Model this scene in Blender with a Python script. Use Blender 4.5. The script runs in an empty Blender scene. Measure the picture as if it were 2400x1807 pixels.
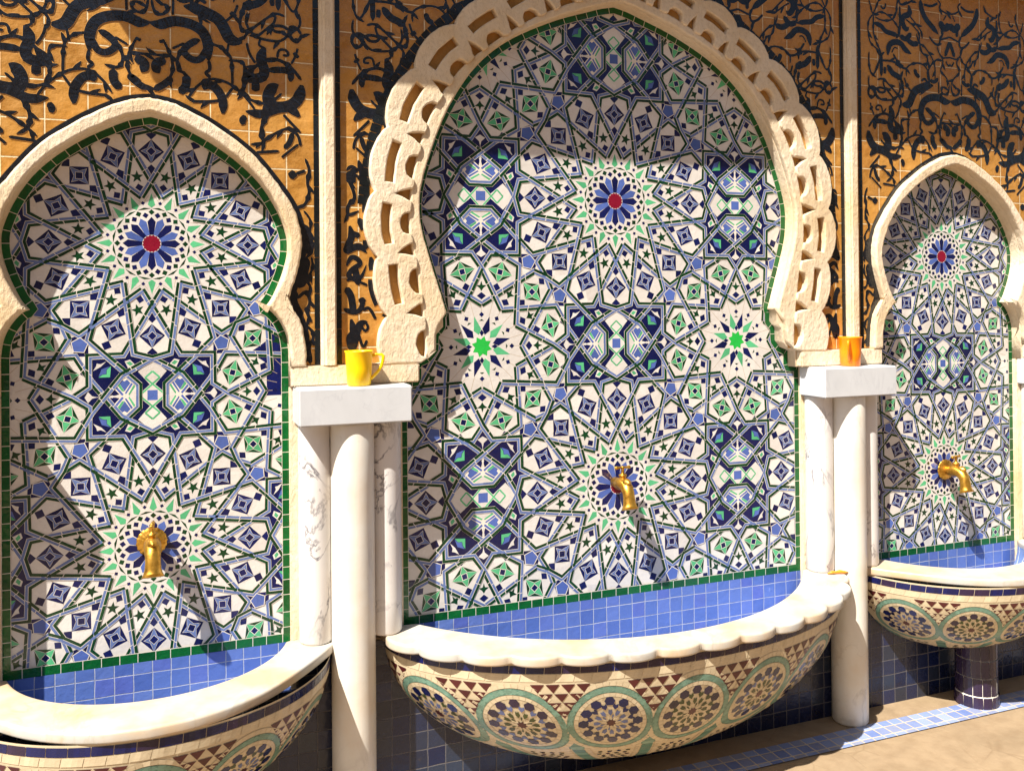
import bpy, bmesh, math, random
from mathutils import Vector, Matrix
rnd = random.Random(7)
C = bpy.context.scene.collection
PI = math.pi

# ------------------------------------------------------------------ materials
def lin(c):
    return tuple(((v/255)/12.92 if v/255 <= .04045 else ((v/255+.055)/1.055)**2.4) for v in c) + (1,)

def new_mat(name):
    m = bpy.data.materials.new(name); m.use_nodes = True
    nt = m.node_tree; nt.nodes.clear()
    out = nt.nodes.new('ShaderNodeOutputMaterial'); b = nt.nodes.new('ShaderNodeBsdfPrincipled')
    nt.links.new(b.outputs[0], out.inputs[0])
    return m, nt, b

class G:
    """tiny node-graph helper"""
    def __init__(s, nt): s.nt = nt
    def n(s, t, **k):
        o = s.nt.nodes.new(t)
        for a, v in k.items():
            if a.startswith('i_'):
                key = a[2:]; key = int(key) if key.isdigit() else key.replace('_', ' ')
                if hasattr(v, 'is_output'): s.nt.links.new(v, o.inputs[key])
                else: o.inputs[key].default_value = v
            else: setattr(o, a, v)
        return o
    def pos(s): return s.n('ShaderNodeNewGeometry').outputs['Position']
    def noise(s, vec, scale, detail=3, rough=.55, dist=0):
        return s.n('ShaderNodeTexNoise', i_Vector=vec, i_Scale=scale, i_Detail=detail, i_Roughness=rough, i_Distortion=dist).outputs['Fac']
    def ramp(s, fac, stops):
        r = s.n('ShaderNodeValToRGB', i_Fac=fac); e = r.color_ramp.elements
        while len(e) < len(stops): e.new(.5)
        for k, (p, c) in enumerate(stops): e[k].position = p; e[k].color = c if len(c) == 4 else tuple(c)+(1,)
        return r.outputs[0]
    def math(s, op, a, b=None):
        o = s.n('ShaderNodeMath', operation=op)
        for k, v in enumerate((a, b)):
            if v is None: continue
            if hasattr(v, 'is_output'): s.nt.links.new(v, o.inputs[k])
            else: o.inputs[k].default_value = v
        return o.outputs[0]
    def mix(s, f, a, b, blend='MIX'):
        o = s.n('ShaderNodeMix', data_type='RGBA', blend_type=blend)
        for k, v in ((0, f), (6, a), (7, b)):
            if hasattr(v, 'is_output'): s.nt.links.new(v, o.inputs[k])
            else: o.inputs[k].default_value = v
        return o.outputs[2]
    def bump(s, h, strength, dist=.002, nrm=None):
        o = s.n('ShaderNodeBump', i_Height=h, i_Strength=strength, i_Distance=dist)
        if nrm is not None: s.nt.links.new(nrm, o.inputs['Normal'])
        return o.outputs[0]

def scale_rgb(c, k): return tuple(min(1, v*k) for v in c[:3]) + (1,)

def glaze(name, rgb, rough=.22, var=.28, bump=.25, spec=.5, tilt=.09, speck=True):
    """hand-cut glazed tile: every chip its own shade, a slightly wavy glossy skin, worn specks"""
    m, nt, b = new_mat(name); g = G(nt); p = g.pos(); c = lin(rgb)
    geo = g.n('ShaderNodeNewGeometry')
    isl = geo.outputs['Random Per Island']
    v1 = g.noise(p, 22, 3); v2 = g.noise(p, 140, 2)
    f = g.math('ADD', g.math('MULTIPLY', isl, .55), g.math('MULTIPLY', v1, .45))
    col = g.mix(f, scale_rgb(c, 1-var), scale_rgb(c, 1+var))
    if speck:
        sp = g.ramp(g.noise(p, 420, 2, .7), [(.70, (0, 0, 0)), (.76, (1, 1, 1))])
        wear = g.ramp(g.noise(p, 9, 2), [(.5, (0, 0, 0)), (.75, (1, 1, 1))])
        col = g.mix(g.math('MULTIPLY', g.math('MULTIPLY', sp, wear), .55), col, lin((205, 195, 180)))
    nt.links.new(col, b.inputs['Base Color'])
    nt.links.new(g.math('ADD', rough-.07, g.math('MULTIPLY', v1, .2)), b.inputs['Roughness'])
    # every chip is set at its own slight tilt
    wn = g.n('ShaderNodeTexWhiteNoise', noise_dimensions='1D', i_W=g.math('MULTIPLY', isl, 913.7)).outputs['Color']
    tv = g.n('ShaderNodeVectorMath', operation='SUBTRACT', i_0=wn, i_1=(.5, .5, .5)).outputs[0]
    sv = g.n('ShaderNodeVectorMath', operation='SCALE', i_0=tv); sv.inputs['Scale'].default_value = tilt
    nn = g.n('ShaderNodeVectorMath', operation='NORMALIZE', i_0=g.n('ShaderNodeVectorMath', operation='ADD', i_0=geo.outputs['Normal'], i_1=sv.outputs[0]).outputs[0]).outputs[0]
    nt.links.new(g.bump(g.noise(p, 55, 2), bump, .004, g.bump(v2, bump*.5, .0012, nn)), b.inputs['Normal'])
    b.inputs['Specular IOR Level'].default_value = spec
    return m

def plain(name, rgb, rough=.8, var=.15, scale=60, bump=.3, dist=.002):
    m, nt, b = new_mat(name); g = G(nt); p = g.pos(); c = lin(rgb)
    nt.links.new(g.mix(g.noise(p, scale, 4), scale_rgb(c, 1-var), scale_rgb(c, 1+var)), b.inputs['Base Color'])
    b.inputs['Roughness'].default_value = rough
    nt.links.new(g.bump(g.noise(p, scale*3, 4), bump, dist), b.inputs['Normal'])
    return m

def plaster_mat(name, rgb, rgb2, rough_bump=1.0):
    m, nt, b = new_mat(name); g = G(nt); p = g.pos()
    st = g.ramp(g.noise(p, 3.2, 5, .65), [(.40, (0, 0, 0)), (.72, (1, 1, 1))])
    col = g.mix(st, lin(rgb), lin(rgb2))
    fine = g.noise(p, 90, 4, .7)
    col = g.mix(g.math('MULTIPLY', g.ramp(fine, [(.3, (1, 1, 1)), (.5, (0, 0, 0))]), .35), col, lin(tuple(int(v*.86) for v in rgb2)))
    # a few dark flecks of dirt
    fl = g.ramp(g.noise(p, 160, 2), [(.72, (0, 0, 0)), (.77, (1, 1, 1))])
    col = g.mix(g.math('MULTIPLY', fl, .35), col, lin((120, 88, 50)))
    nt.links.new(col, b.inputs['Base Color']); b.inputs['Roughness'].default_value = .92
    b.inputs['Specular IOR Level'].default_value = .15
    mp = g.n('ShaderNodeMapping', i_Vector=p); mp.inputs['Scale'].default_value = (1, 1, .55)
    h1 = g.noise(mp.outputs[0], 85, 5, .62, .4); h2 = g.noise(mp.outputs[0], 26, 3, .5, .2); h3 = g.noise(p, 300, 3, .6)
    n1 = g.bump(h3, .35*rough_bump, .0016)
    n2 = g.bump(h1, .75*rough_bump, .0055, n1)
    nt.links.new(g.bump(h2, .28*rough_bump, .010, n2), b.inputs['Normal'])
    return m

def marble_mat(name, base, vein, amount, yellow=0.0, vscale=5.0):
    m, nt, b = new_mat(name); g = G(nt)
    p = g.n('ShaderNodeTexCoord').outputs['Object']; w = g.pos()
    info = g.n('ShaderNodeObjectInfo').outputs['Random']
    off = g.n('ShaderNodeCombineXYZ', i_X=g.math('MULTIPLY', info, 7.3), i_Y=g.math('MULTIPLY', info, 3.1), i_Z=g.math('MULTIPLY', info, 5.7)).outputs[0]
    q = g.n('ShaderNodeVectorMath', operation='ADD', i_0=p, i_1=off).outputs[0]
    mp = g.n('ShaderNodeMapping', i_Vector=q); mp.inputs['Scale'].default_value = (1, 1, .6); mp.inputs['Rotation'].default_value = (.3, .5, .2)
    nz = g.noise(mp.outputs[0], vscale, 5, .62, .9)
    ridge = g.math('ABSOLUTE', g.math('SUBTRACT', nz, .5))
    line = g.ramp(ridge, [(0, (1, 1, 1)), (.010, (.6, .6, .6)), (.028, (0, 0, 0))])
    mask = g.ramp(g.noise(q, vscale*.9, 2), [(.42, (0, 0, 0)), (.62, (1, 1, 1))])
    cloud = g.ramp(g.noise(mp.outputs[0], vscale*.8, 4, .6, .6), [(.35, (0, 0, 0)), (.7, (1, 1, 1))])
    col = g.mix(g.math('MULTIPLY', cloud, .35), lin(base), lin(tuple(int(v*.86) for v in base)))
    col = g.mix(g.math('MULTIPLY', g.math('MULTIPLY', line, mask), amount), col, lin(vein))
    fl = g.ramp(g.noise(q, 38, 2, .6, .6), [(.70, (0, 0, 0)), (.76, (1, 1, 1))])
    col = g.mix(g.math('MULTIPLY', fl, amount*.4), col, lin(vein))
    if yellow:
        ys = g.ramp(g.noise(w, 7, 4, .6), [(.42, (0, 0, 0)), (.68, (1, 1, 1))])
        col = g.mix(g.math('MULTIPLY', ys, yellow), col, lin((205, 160, 88)))
        dt = g.ramp(g.noise(w, 48, 5, .75), [(.60, (0, 0, 0)), (.75, (1, 1, 1))])
        col = g.mix(g.math('MULTIPLY', dt, yellow*.35), col, lin((120, 96, 60)))
    nt.links.new(col, b.inputs['Base Color'])
    nt.links.new(g.math('ADD', .24, g.math('MULTIPLY', nz, .22)), b.inputs['Roughness'])
    nt.links.new(g.bump(g.noise(q, 60, 3), .12, .002), b.inputs['Normal'])
    return m

def tile_grid(name, size, cols, grout, axes='XZ', gw=.05, rough=.2, offset=(0, 0), bump=.5, patch=None):
    """square glazed tiles laid on a wall or floor (procedural grid in metres)"""
    m, nt, b = new_mat(name); g = G(nt); p = g.pos()
    sep = g.n('ShaderNodeSeparateXYZ', i_0=p)
    wob = g.math('MULTIPLY', g.math('SUBTRACT', g.noise(p, 14, 2), .5), size*.10)
    a = g.math('ADD', g.math('ADD', sep.outputs[axes[0]], offset[0]), wob)
    c = g.math('ADD', g.math('ADD', sep.outputs[axes[1]], offset[1]), wob)
    ua = g.math('DIVIDE', a, size); va = g.math('DIVIDE', c, size)
    cell = g.n('ShaderNodeCombineXYZ', i_X=g.math('FLOOR', ua), i_Y=g.math('FLOOR', va)).outputs[0]
    wn = g.n('ShaderNodeTexWhiteNoise', noise_dimensions='3D', i_Vector=cell)
    fu = g.math('ABSOLUTE', g.math('SUBTRACT', g.math('FRACT', ua), .5)); fv = g.math('ABSOLUTE', g.math('SUBTRACT', g.math('FRACT', va), .5))
    e = g.math('ADD', g.math('MAXIMUM', fu, fv), g.math('MULTIPLY', g.math('SUBTRACT', g.noise(p, 260, 2), .5), .03))
    gm = g.ramp(e, [(.5-gw, (0, 0, 0)), (.5-gw*.55, (1, 1, 1))])
    n = len(cols); stops = [(i/(n-1)*.96+.02, lin(k)) for i, k in enumerate(cols)]
    col = g.ramp(wn.outputs['Value'], stops)
    bl = g.noise(p, 28, 4, .6)
    col = g.mix(g.math('MULTIPLY', bl, .45), col, scale_rgb(lin(cols[0]), 1.5), 'MIX')
    if patch: 
        st = g.ramp(g.noise(p, 10, 5, .7), [(.62, (0, 0, 0)), (.75, (1, 1, 1))])
        col = g.mix(g.math('MULTIPLY', st, .5), col, lin(patch))
    nt.links.new(g.mix(gm, col, lin(grout)), b.inputs['Base Color'])
    nt.links.new(g.math('ADD', g.math('ADD', rough-.05, g.math('MULTIPLY', bl, .18)), g.math('MULTIPLY', gm, .5)), b.inputs['Roughness'])
    # each tile tilts a little, its skin is wavy, its joints are sunk
    tl = g.math('ADD', g.math('MULTIPLY', g.math('SUBTRACT', wn.outputs['Value'], .5), g.math('FRACT', ua)), g.math('MULTIPLY', g.math('SUBTRACT', g.n('ShaderNodeSeparateColor', i_0=wn.outputs['Color']).outputs[1], .5), g.math('FRACT', va)))
    h = g.math('ADD', g.math('MULTIPLY', tl, .5), g.math('MULTIPLY', g.noise(p, 45, 2), .6))
    n1 = g.bump(h, bump, .004)
    nt.links.new(g.bump(gm, .6, -.0012, n1), b.inputs['Normal'])
    return m

M = {}
M['cream'] = glaze('cream_tile', (214, 208, 200), .24, .06, .22)
M['grout'] = plain('grout', (222, 213, 198), .85, .12, 80, .3)
M['navy'] = glaze('navy_tile', (14, 22, 74), .18, .45, .25)
M['blue'] = glaze('cornflower_tile', (78, 100, 166), .2, .22, .25)
M['sky'] = glaze('pale_blue_tile', (96, 114, 160), .22, .15, .22)
M['dgreen'] = glaze('dark_green_tile', (12, 56, 28), .2, .45, .25)
M['bgreen'] = glaze('border_green_tile', (8, 84, 36), .14, .5, .5)
M['mint'] = glaze('mint_tile', (84, 172, 120), .22, .25, .25)
M['star'] = glaze('bright_green_tile', (40, 172, 66), .2, .2, .25)
M['red'] = glaze('dark_red_tile', (126, 14, 40), .25, .2, .25)
M['plaster'] = plaster_mat('carved_plaster', (228, 212, 186), (212, 184, 140))
M['tan'] = plaster_mat('recess_shade_plaster', (196, 152, 92), (176, 128, 66), .7)  # deeper tan paints in the shadow and warm bounce of the recesses
M['rim'] = marble_mat('basin_marble', (190, 187, 179), (150, 132, 98), .35, .55, 4)
M['shelf'] = marble_mat('shelf_marble', (204, 206, 208), (150, 152, 160), .22, .0, 9)
M['veined'] = marble_mat('veined_marble', (222, 218, 214), (70, 70, 84), .9, .05, 7)
M['column'] = marble_mat('column_marble', (224, 219, 208), (140, 130, 120), .3, .22, 4)
M['ink'] = glaze('black_glaze', (22, 24, 30), .16, .5, .3, .6)
M['black'] = glaze('black_border_tile', (20, 24, 26), .2, .5, .3)
def xy_tiles(*a, **k): return tile_grid(*a, **k)
M['dado'] = tile_grid('blue_dado_tiles', .052, [(14, 20, 46), (30, 42, 78), (22, 28, 50), (48, 56, 68), (18, 30, 68)], (96, 92, 92), 'XZ', .035, .22, (0.01, .02), .6, (96, 80, 52))
M['lining'] = tile_grid('periwinkle_basin_tiles', .0455, [(72, 96, 160), (84, 108, 170), (66, 88, 152), (94, 116, 174), (80, 92, 164)], (168, 172, 186), 'XZ', .03, .17, (.0, .011), .7)
M['lining_in'] = tile_grid('pale_basin_tiles', .05, [(120, 142, 186), (108, 132, 180), (130, 150, 190)], (222, 224, 226), 'XY', .035, .2, (0, 0), .5)
M['band'] = tile_grid('floor_band_tiles', .045, [(120, 136, 176), (150, 160, 186), (100, 118, 166), (140, 140, 150), (90, 108, 158)], (190, 176, 150), 'XY', .06, .45, (0, .03), .4, (170, 150, 116))

def amber_mat():
    """tin-glazed amber tiles, 97 mm, pale joints, hammered skin"""
    m, nt, b = new_mat('amber_tiles'); g = G(nt); p = g.pos(); size = .0972
    sep = g.n('ShaderNodeSeparateXYZ', i_0=p)
    ua = g.math('DIVIDE', g.math('ADD', sep.outputs[0], 1.361+.0486), size); va = g.math('DIVIDE', g.math('ADD', sep.outputs[2], .0), size)
    va = g.math('ADD', va, .28)
    cell = g.n('ShaderNodeCombineXYZ', i_X=g.math('FLOOR', ua), i_Y=g.math('FLOOR', va)).outputs[0]
    wn = g.n('ShaderNodeTexWhiteNoise', noise_dimensions='3D', i_Vector=cell)
    fu = g.math('ABSOLUTE', g.math('SUBTRACT', g.math('FRACT', ua), .5)); fv = g.math('ABSOLUTE', g.math('SUBTRACT', g.math('FRACT', va), .5))
    e = g.math('MAXIMUM', fu, fv)
    gm = g.ramp(g.math('ADD', e, g.math('MULTIPLY', g.math('SUBTRACT', g.noise(p, 200, 2), .5), .012)), [(.480, (0, 0, 0)), (.489, (1, 1, 1))])
    col = g.ramp(wn.outputs['Value'], [(0, lin((158, 106, 40))), (.35, lin((174, 120, 48))), (.7, lin((190, 136, 60))), (1, lin((166, 110, 46)))])
    mot = g.ramp(g.noise(p, 26, 4, .6, .5), [(.3, (0, 0, 0)), (.7, (1, 1, 1))])
    col = g.mix(g.math('MULTIPLY', mot, .5), col, lin((210, 158, 84)))
    edge = g.ramp(e, [(.40, (0, 0, 0)), (.49, (1, 1, 1))])
    col = g.mix(g.math('MULTIPLY', edge, .30), col, lin((140, 84, 30)))
    nt.links.new(g.mix(gm, col, lin((226, 208, 168))), b.inputs['Base Color'])
    nt.links.new(g.math('ADD', .18, g.math('MULTIPLY', mot, .2)), b.inputs['Roughness'])
    tl = g.math('ADD', g.math('MULTIPLY', g.math('SUBTRACT', wn.outputs['Value'], .5), g.math('FRACT', ua)), g.math('MULTIPLY', g.math('SUBTRACT', g.n('ShaderNodeSeparateColor', i_0=wn.outputs['Color']).outputs[1], .5), g.math('FRACT', va)))
    h = g.math('ADD', g.math('MULTIPLY', tl, 1.2), g.math('MULTIPLY', g.noise(p, 60, 4, .6), .8))
    n0 = g.bump(g.noise(p, 16, 1), .5, .010)
    nt.links.new(g.bump(gm, .6, -.001, g.bump(h, .6, .004, n0)), b.inputs['Normal'])
    return m
M['amber'] = amber_mat()

def floor_mat():
    m, nt, b = new_mat('worn_floor'); g = G(nt); p = g.pos()
    n1 = g.noise(p, 3, 6, .65, .4); n2 = g.noise(p, 22, 5, .6)
    col = g.ramp(n1, [(.3, lin((140, 120, 94))), (.5, lin((156, 134, 106))), (.7, lin((148, 127, 98)))])
    vor = g.n('ShaderNodeTexVoronoi', feature='DISTANCE_TO_EDGE', i_Vector=p, i_Scale=9.0, i_Randomness=.9).outputs['Distance']
    mask = g.ramp(g.noise(p, 4, 2), [(.48, (0, 0, 0)), (.6, (1, 1, 1))])
    cr = g.math('MULTIPLY', g.ramp(vor, [(.0, (1, 1, 1)), (.035, (0, 0, 0))]), mask)
    col = g.mix(g.math('MULTIPLY', cr, .30), col, lin((112, 90, 64)))
    col = g.mix(g.math('MULTIPLY', g.ramp(n2, [(.35, (1, 1, 1)), (.6, (0, 0, 0))]), .35), col, lin((120, 98, 72)))
    nt.links.new(col, b.inputs['Base Color']); b.inputs['Roughness'].default_value = .7
    nt.links.new(g.bump(cr, .3, -.002, g.bump(n2, .5, .004)), b.inputs['Normal'])
    return m
M['floor'] = floor_mat()

M['paving'] = tile_grid('bounce_cut_paving', .4, [(116, 90, 64), (128, 100, 72), (106, 84, 62)], (90, 74, 56), 'XY', .02, .6, (0, 0), .3)

def brass_mat():
    m, nt, b = new_mat('old_brass'); g = G(nt); p = g.pos()
    n = g.noise(p, 45, 4, .6); n2 = g.noise(p, 220, 3)
    nt.links.new(g.ramp(n, [(.3, lin((150, 104, 30))), (.55, lin((206, 156, 62))), (.75, lin((222, 176, 92)))]), b.inputs['Base Color'])
    b.inputs['Metallic'].default_value = .85
    nt.links.new(g.math('ADD', .26, g.math('MULTIPLY', n2, .25)), b.inputs['Roughness'])
    nt.links.new(g.bump(n2, .25, .001), b.inputs['Normal'])
    return m
M['brass'] = brass_mat()
def plastic(name, rgb):
    m, nt, b = new_mat(name); g = G(nt); p = g.pos(); c = lin(rgb)
    nt.links.new(g.mix(g.noise(p, 70, 4), scale_rgb(c, .93), scale_rgb(c, 1.05)), b.inputs['Base Color'])
    b.inputs['Roughness'].default_value = .34; b.inputs['Subsurface Weight'].default_value = .15
    b.inputs['Subsurface Radius'].default_value = (.01, .006, .002); b.inputs['Subsurface Scale'].default_value = .6
    nt.links.new(g.bump(g.noise(p, 260, 2), .08, .001), b.inputs['Normal'])
    return m
M['yellow'] = plastic('yellow_plastic', (255, 206, 0)); M['orange'] = plastic('orange_plastic', (255, 142, 0))
M['peel'] = plastic('peel', (222, 140, 40))
M['halo'] = glaze('pale_amber_outline', (196, 144, 74), .25, .15, .3)
M['wood'] = plain('eave_wood', (120, 84, 52), .7, .2, 20, .4)
M['rowred'] = glaze('oxblood_chip', (78, 26, 28), .3, .3, .2)
M['teal'] = glaze('teal_chip', (112, 146, 128), .28, .32, .2)
M['olive'] = glaze('olive_chip', (62, 70, 34), .3, .35, .2)
M['lilac'] = glaze('slate_chip', (92, 104, 148), .3, .25, .2)
M['bone'] = glaze('bone_chip', (206, 190, 158), .32, .10, .2)
M['plum'] = glaze('plum_tile', (44, 32, 58), .25, .35, .3)

# ------------------------------------------------------------------ object helpers
def tag(o, label, cat, group=None):
    o['label'] = label; o['category'] = cat
    if group: o['group'] = group
    return o
def thing(name, label, cat, loc, group=None):
    o = bpy.data.objects.new(name, None); C.objects.link(o); o.location = loc; o.empty_display_size = .05
    return tag(o, label, cat, group)
def put(name, me, parent=None, kind=None, smooth=False):
    """link a mesh given in world coordinates (as ONE object), below its thing if it is a part"""
    off = Vector((0, 0, 0)); q = parent
    while q is not None: off += q.location; q = q.parent
    if off.length: me.transform(Matrix.Translation(-off))
    if smooth:
        for f in me.polygons: f.use_smooth = True
    o = bpy.data.objects.new(name, me); C.objects.link(o); o.parent = parent
    if kind: o['kind'] = kind
    return o
def mesh(name, v, f, mats, idx=None):
    me = bpy.data.meshes.new(name); me.from_pydata(v, [], f)
    for m in (mats if isinstance(mats, (list, tuple)) else [mats]): me.materials.append(m)
    if idx: me.polygons.foreach_set('material_index', idx)
    me.update(); return me
def bm_mesh(name, bm, m):
    me = bpy.data.meshes.new(name); bmesh.ops.recalc_face_normals(bm, faces=bm.faces); bm.to_mesh(me); bm.free(); me.materials.append(m); return me
def box_mesh(name, x0, x1, y0, y1, z0, z1, m, bev=0, seg=2):
    bm = bmesh.new(); bmesh.ops.create_cube(bm, size=1)
    for v in bm.verts: v.co = Vector(((x0+x1)/2+v.co.x*(x1-x0), (y0+y1)/2+v.co.y*(y1-y0), (z0+z1)/2+v.co.z*(z1-z0)))
    if bev: bmesh.ops.bevel(bm, geom=bm.edges[:], offset=bev, segments=seg, affect='EDGES')
    return bm_mesh(name, bm, m)

def slab(name, outlines, depth, front, m, bevel=.004, plane='XZ', res=2):
    """solid plate with holes: outlines in (x,z) with its front face at Y=front ('XZ'), or in (x,y) with its top at Z=front ('XY')"""
    cu = bpy.data.curves.new(name, 'CURVE'); cu.dimensions = '2D'; cu.fill_mode = 'BOTH'
    cu.extrude = max(depth/2-bevel, 0); cu.bevel_depth = bevel; cu.bevel_resolution = res; cu.offset = -bevel
    for pts in outlines:
        s = cu.splines.new('POLY'); s.points.add(len(pts)-1); s.use_cyclic_u = True
        for k, p in enumerate(pts): s.points[k].co = (p[0], p[1], 0, 1)
    o = bpy.data.objects.new(name, cu); C.objects.link(o)
    dg = bpy.context.evaluated_depsgraph_get(); dg.update()
    me = bpy.data.meshes.new_from_object(o.evaluated_get(dg))
    bpy.data.objects.remove(o); bpy.data.curves.remove(cu)
    if plane == 'XZ': me.transform(Matrix.Translation((0, front+depth/2, 0)) @ Matrix.Rotation(PI/2, 4, 'X'))
    else: me.transform(Matrix.Translation((0, 0, front-depth/2)))
    me.materials.clear(); me.materials.append(m)
    bm = bmesh.new(); bm.from_mesh(me); bmesh.ops.remove_doubles(bm, verts=bm.verts, dist=1e-5); bm.to_mesh(me); bm.free()
    for f in me.polygons: f.material_index = 0
    return me

def lathe(name, prof, cx, cy, m, seg=48, cap=True, sx=1.0, sy=1.0):
    """prof = [(r, z)] upwards"""
    v = []; f = []; n = len(prof)
    for r, z in prof:
        for k in range(seg):
            a = 2*PI*k/seg; v.append((cx+r*sx*math.cos(a), cy+r*sy*math.sin(a), z))
    for i in range(n-1):
        for k in range(seg): k2 = (k+1) % seg; f.append((i*seg+k, i*seg+k2, (i+1)*seg+k2, (i+1)*seg+k))
    if cap: f.append(tuple(range(seg))[::-1]); f.append(tuple((n-1)*seg+k for k in range(seg)))
    me = mesh(name, v, f, m)
    for p in me.polygons: p.use_smooth = len(p.vertices) == 4
    return me

def tube(path, radii, seg=14, squash=None, cap=True):
    """swept tube; returns verts, faces. squash[i] = lateral factor"""
    v = []; f = []; n = len(path); P = [Vector(p) for p in path]; up = Vector((1, 0, 0))
    for i in range(n):
        t = (P[min(i+1, n-1)]-P[max(i-1, 0)]).normalized()
        a = up - t*up.dot(t)
        if a.length < .05: a = Vector((0, 1, 0)) - t*t.y
        a.normalize(); b = t.cross(a)
        q = squash[i] if squash else 1
        for k in range(seg):
            w = 2*PI*k/seg; v.append(tuple(P[i]+a*(radii[i]*q*math.cos(w))+b*(radii[i]*math.sin(w))))
    for i in range(n-1):
        for k in range(seg): k2 = (k+1) % seg; f.append((i*seg+k, i*seg+k2, (i+1)*seg+k2, (i+1)*seg+k))
    if cap: f.append(tuple(range(seg))[::-1]); f.append(tuple((n-1)*seg+k for k in range(seg)))
    return v, f
def join(parts):
    v = []; f = []
    for a, b in parts:
        o = len(v); v += a; f += [tuple(i+o for i in q) for q in b]
    return v, f

def spline(pts, n=10, closed=False):
    out = []; L = len(pts)
    for i in range(L if closed else L-1):
        if closed: p = [pts[(i+k-1) % L] for k in range(4)]
        else: p = [pts[max(i-1, 0)], pts[i], pts[i+1], pts[min(i+2, L-1)]]
        for k in range(n):
            t = k/n; out.append(tuple(.5*((2*p[1][d])+(-p[0][d]+p[2][d])*t+(2*p[0][d]-5*p[1][d]+4*p[2][d]-p[3][d])*t*t+(-p[0][d]+3*p[1][d]-3*p[2][d]+p[3][d])*t**3) for d in (0, 1)))
    if not closed: out.append(tuple(pts[-1]))
    return out
def area(p): return sum(p[i][0]*p[(i+1) % len(p)][1]-p[(i+1) % len(p)][0]*p[i][1] for i in range(len(p)))/2
def inside(x, z, poly):
    c = False; j = len(poly)-1
    for i in range(len(poly)):
        a, b = poly[i], poly[j]
        if (a[1] > z) != (b[1] > z) and x < (b[0]-a[0])*(z-a[1])/(b[1]-a[1])+a[0]: c = not c
        j = i
    return c
def offset_path(p, d):
    out = []; n = len(p)
    for i in range(n):
        a = p[max(i-1, 0)]; b = p[min(i+1, n-1)]; dx, dz = b[0]-a[0], b[1]-a[1]; l = math.hypot(dx, dz) or 1
        out.append((p[i][0]+dz/l*d, p[i][1]-dx/l*d))
    return out
def resample(p, step):
    out = [p[0]]; acc = 0
    for a, b in zip(p, p[1:]):
        l = math.dist(a, b)
        if l < 1e-9: continue
        t = step-acc
        while t <= l: out.append((a[0]+(b[0]-a[0])*t/l, a[1]+(b[1]-a[1])*t/l)); t += step
        acc = (acc+l) % step
    return out

class Sheet:
    """many flat chips (x,z) of many glazes in ONE mesh; deeper levels lie under higher ones"""
    def __init__(s, y0=0, step=.0004): s.v = []; s.f = []; s.i = []; s.names = []; s.y0 = y0; s.step = step; s.n = 0; s.box = None
    def poly(s, pts, mat, lvl, tilt=0):
        if s.box:
            x0, x1, z0, z1 = s.box
            if all(p[0] < x0 for p in pts) or all(p[0] > x1 for p in pts) or all(p[1] < z0 for p in pts) or all(p[1] > z1 for p in pts): return
        if area(pts) < 0: pts = pts[::-1]
        if mat not in s.names: s.names.append(mat)
        s.n += 1; y = s.y0-lvl*s.step-(s.n % 40)*6e-7; o = len(s.v)
        tx = tz = 0
        cx = sum(p[0] for p in pts)/len(pts); cz = sum(p[1] for p in pts)/len(pts)
        s.v += [(p[0], y+(p[0]-cx)*tx+(p[1]-cz)*tz, p[1]) for p in pts]; s.f.append(tuple(range(o, o+len(pts)))); s.i.append(s.names.index(mat))
    def line(s, a, b, w, mat, lvl):
        dx, dz = b[0]-a[0], b[1]-a[1]; l = math.hypot(dx, dz) or 1; nx, nz = -dz/l*w/2, dx/l*w/2
        s.poly([(a[0]+nx, a[1]+nz), (b[0]+nx, b[1]+nz), (b[0]-nx, b[1]-nz), (a[0]-nx, a[1]-nz)], mat, lvl)
    def mesh(s, name): return mesh(name, s.v, s.f, [M[k] for k in s.names], s.i)
# ------------------------------------------------------------------ zellige pattern (16-fold and 12-fold stars on a square lattice, cell = 1)
def pol(a, r): return (r*math.sin(math.radians(a)), r*math.cos(math.radians(a)))
D4 = [(a, b, c, d) for a, b, c, d in ((1, 0, 0, 1), (0, -1, 1, 0), (-1, 0, 0, -1), (0, 1, -1, 0), (-1, 0, 0, 1), (1, 0, 0, -1), (0, 1, 1, 0), (0, -1, -1, 0))]
def ap(m, p): return (m[0]*p[0]+m[1]*p[1], m[2]*p[0]+m[3]*p[1])
TIP0 = (0, .378); TIP1 = (.1405, .366); TIP2 = (.267, .267)
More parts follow.
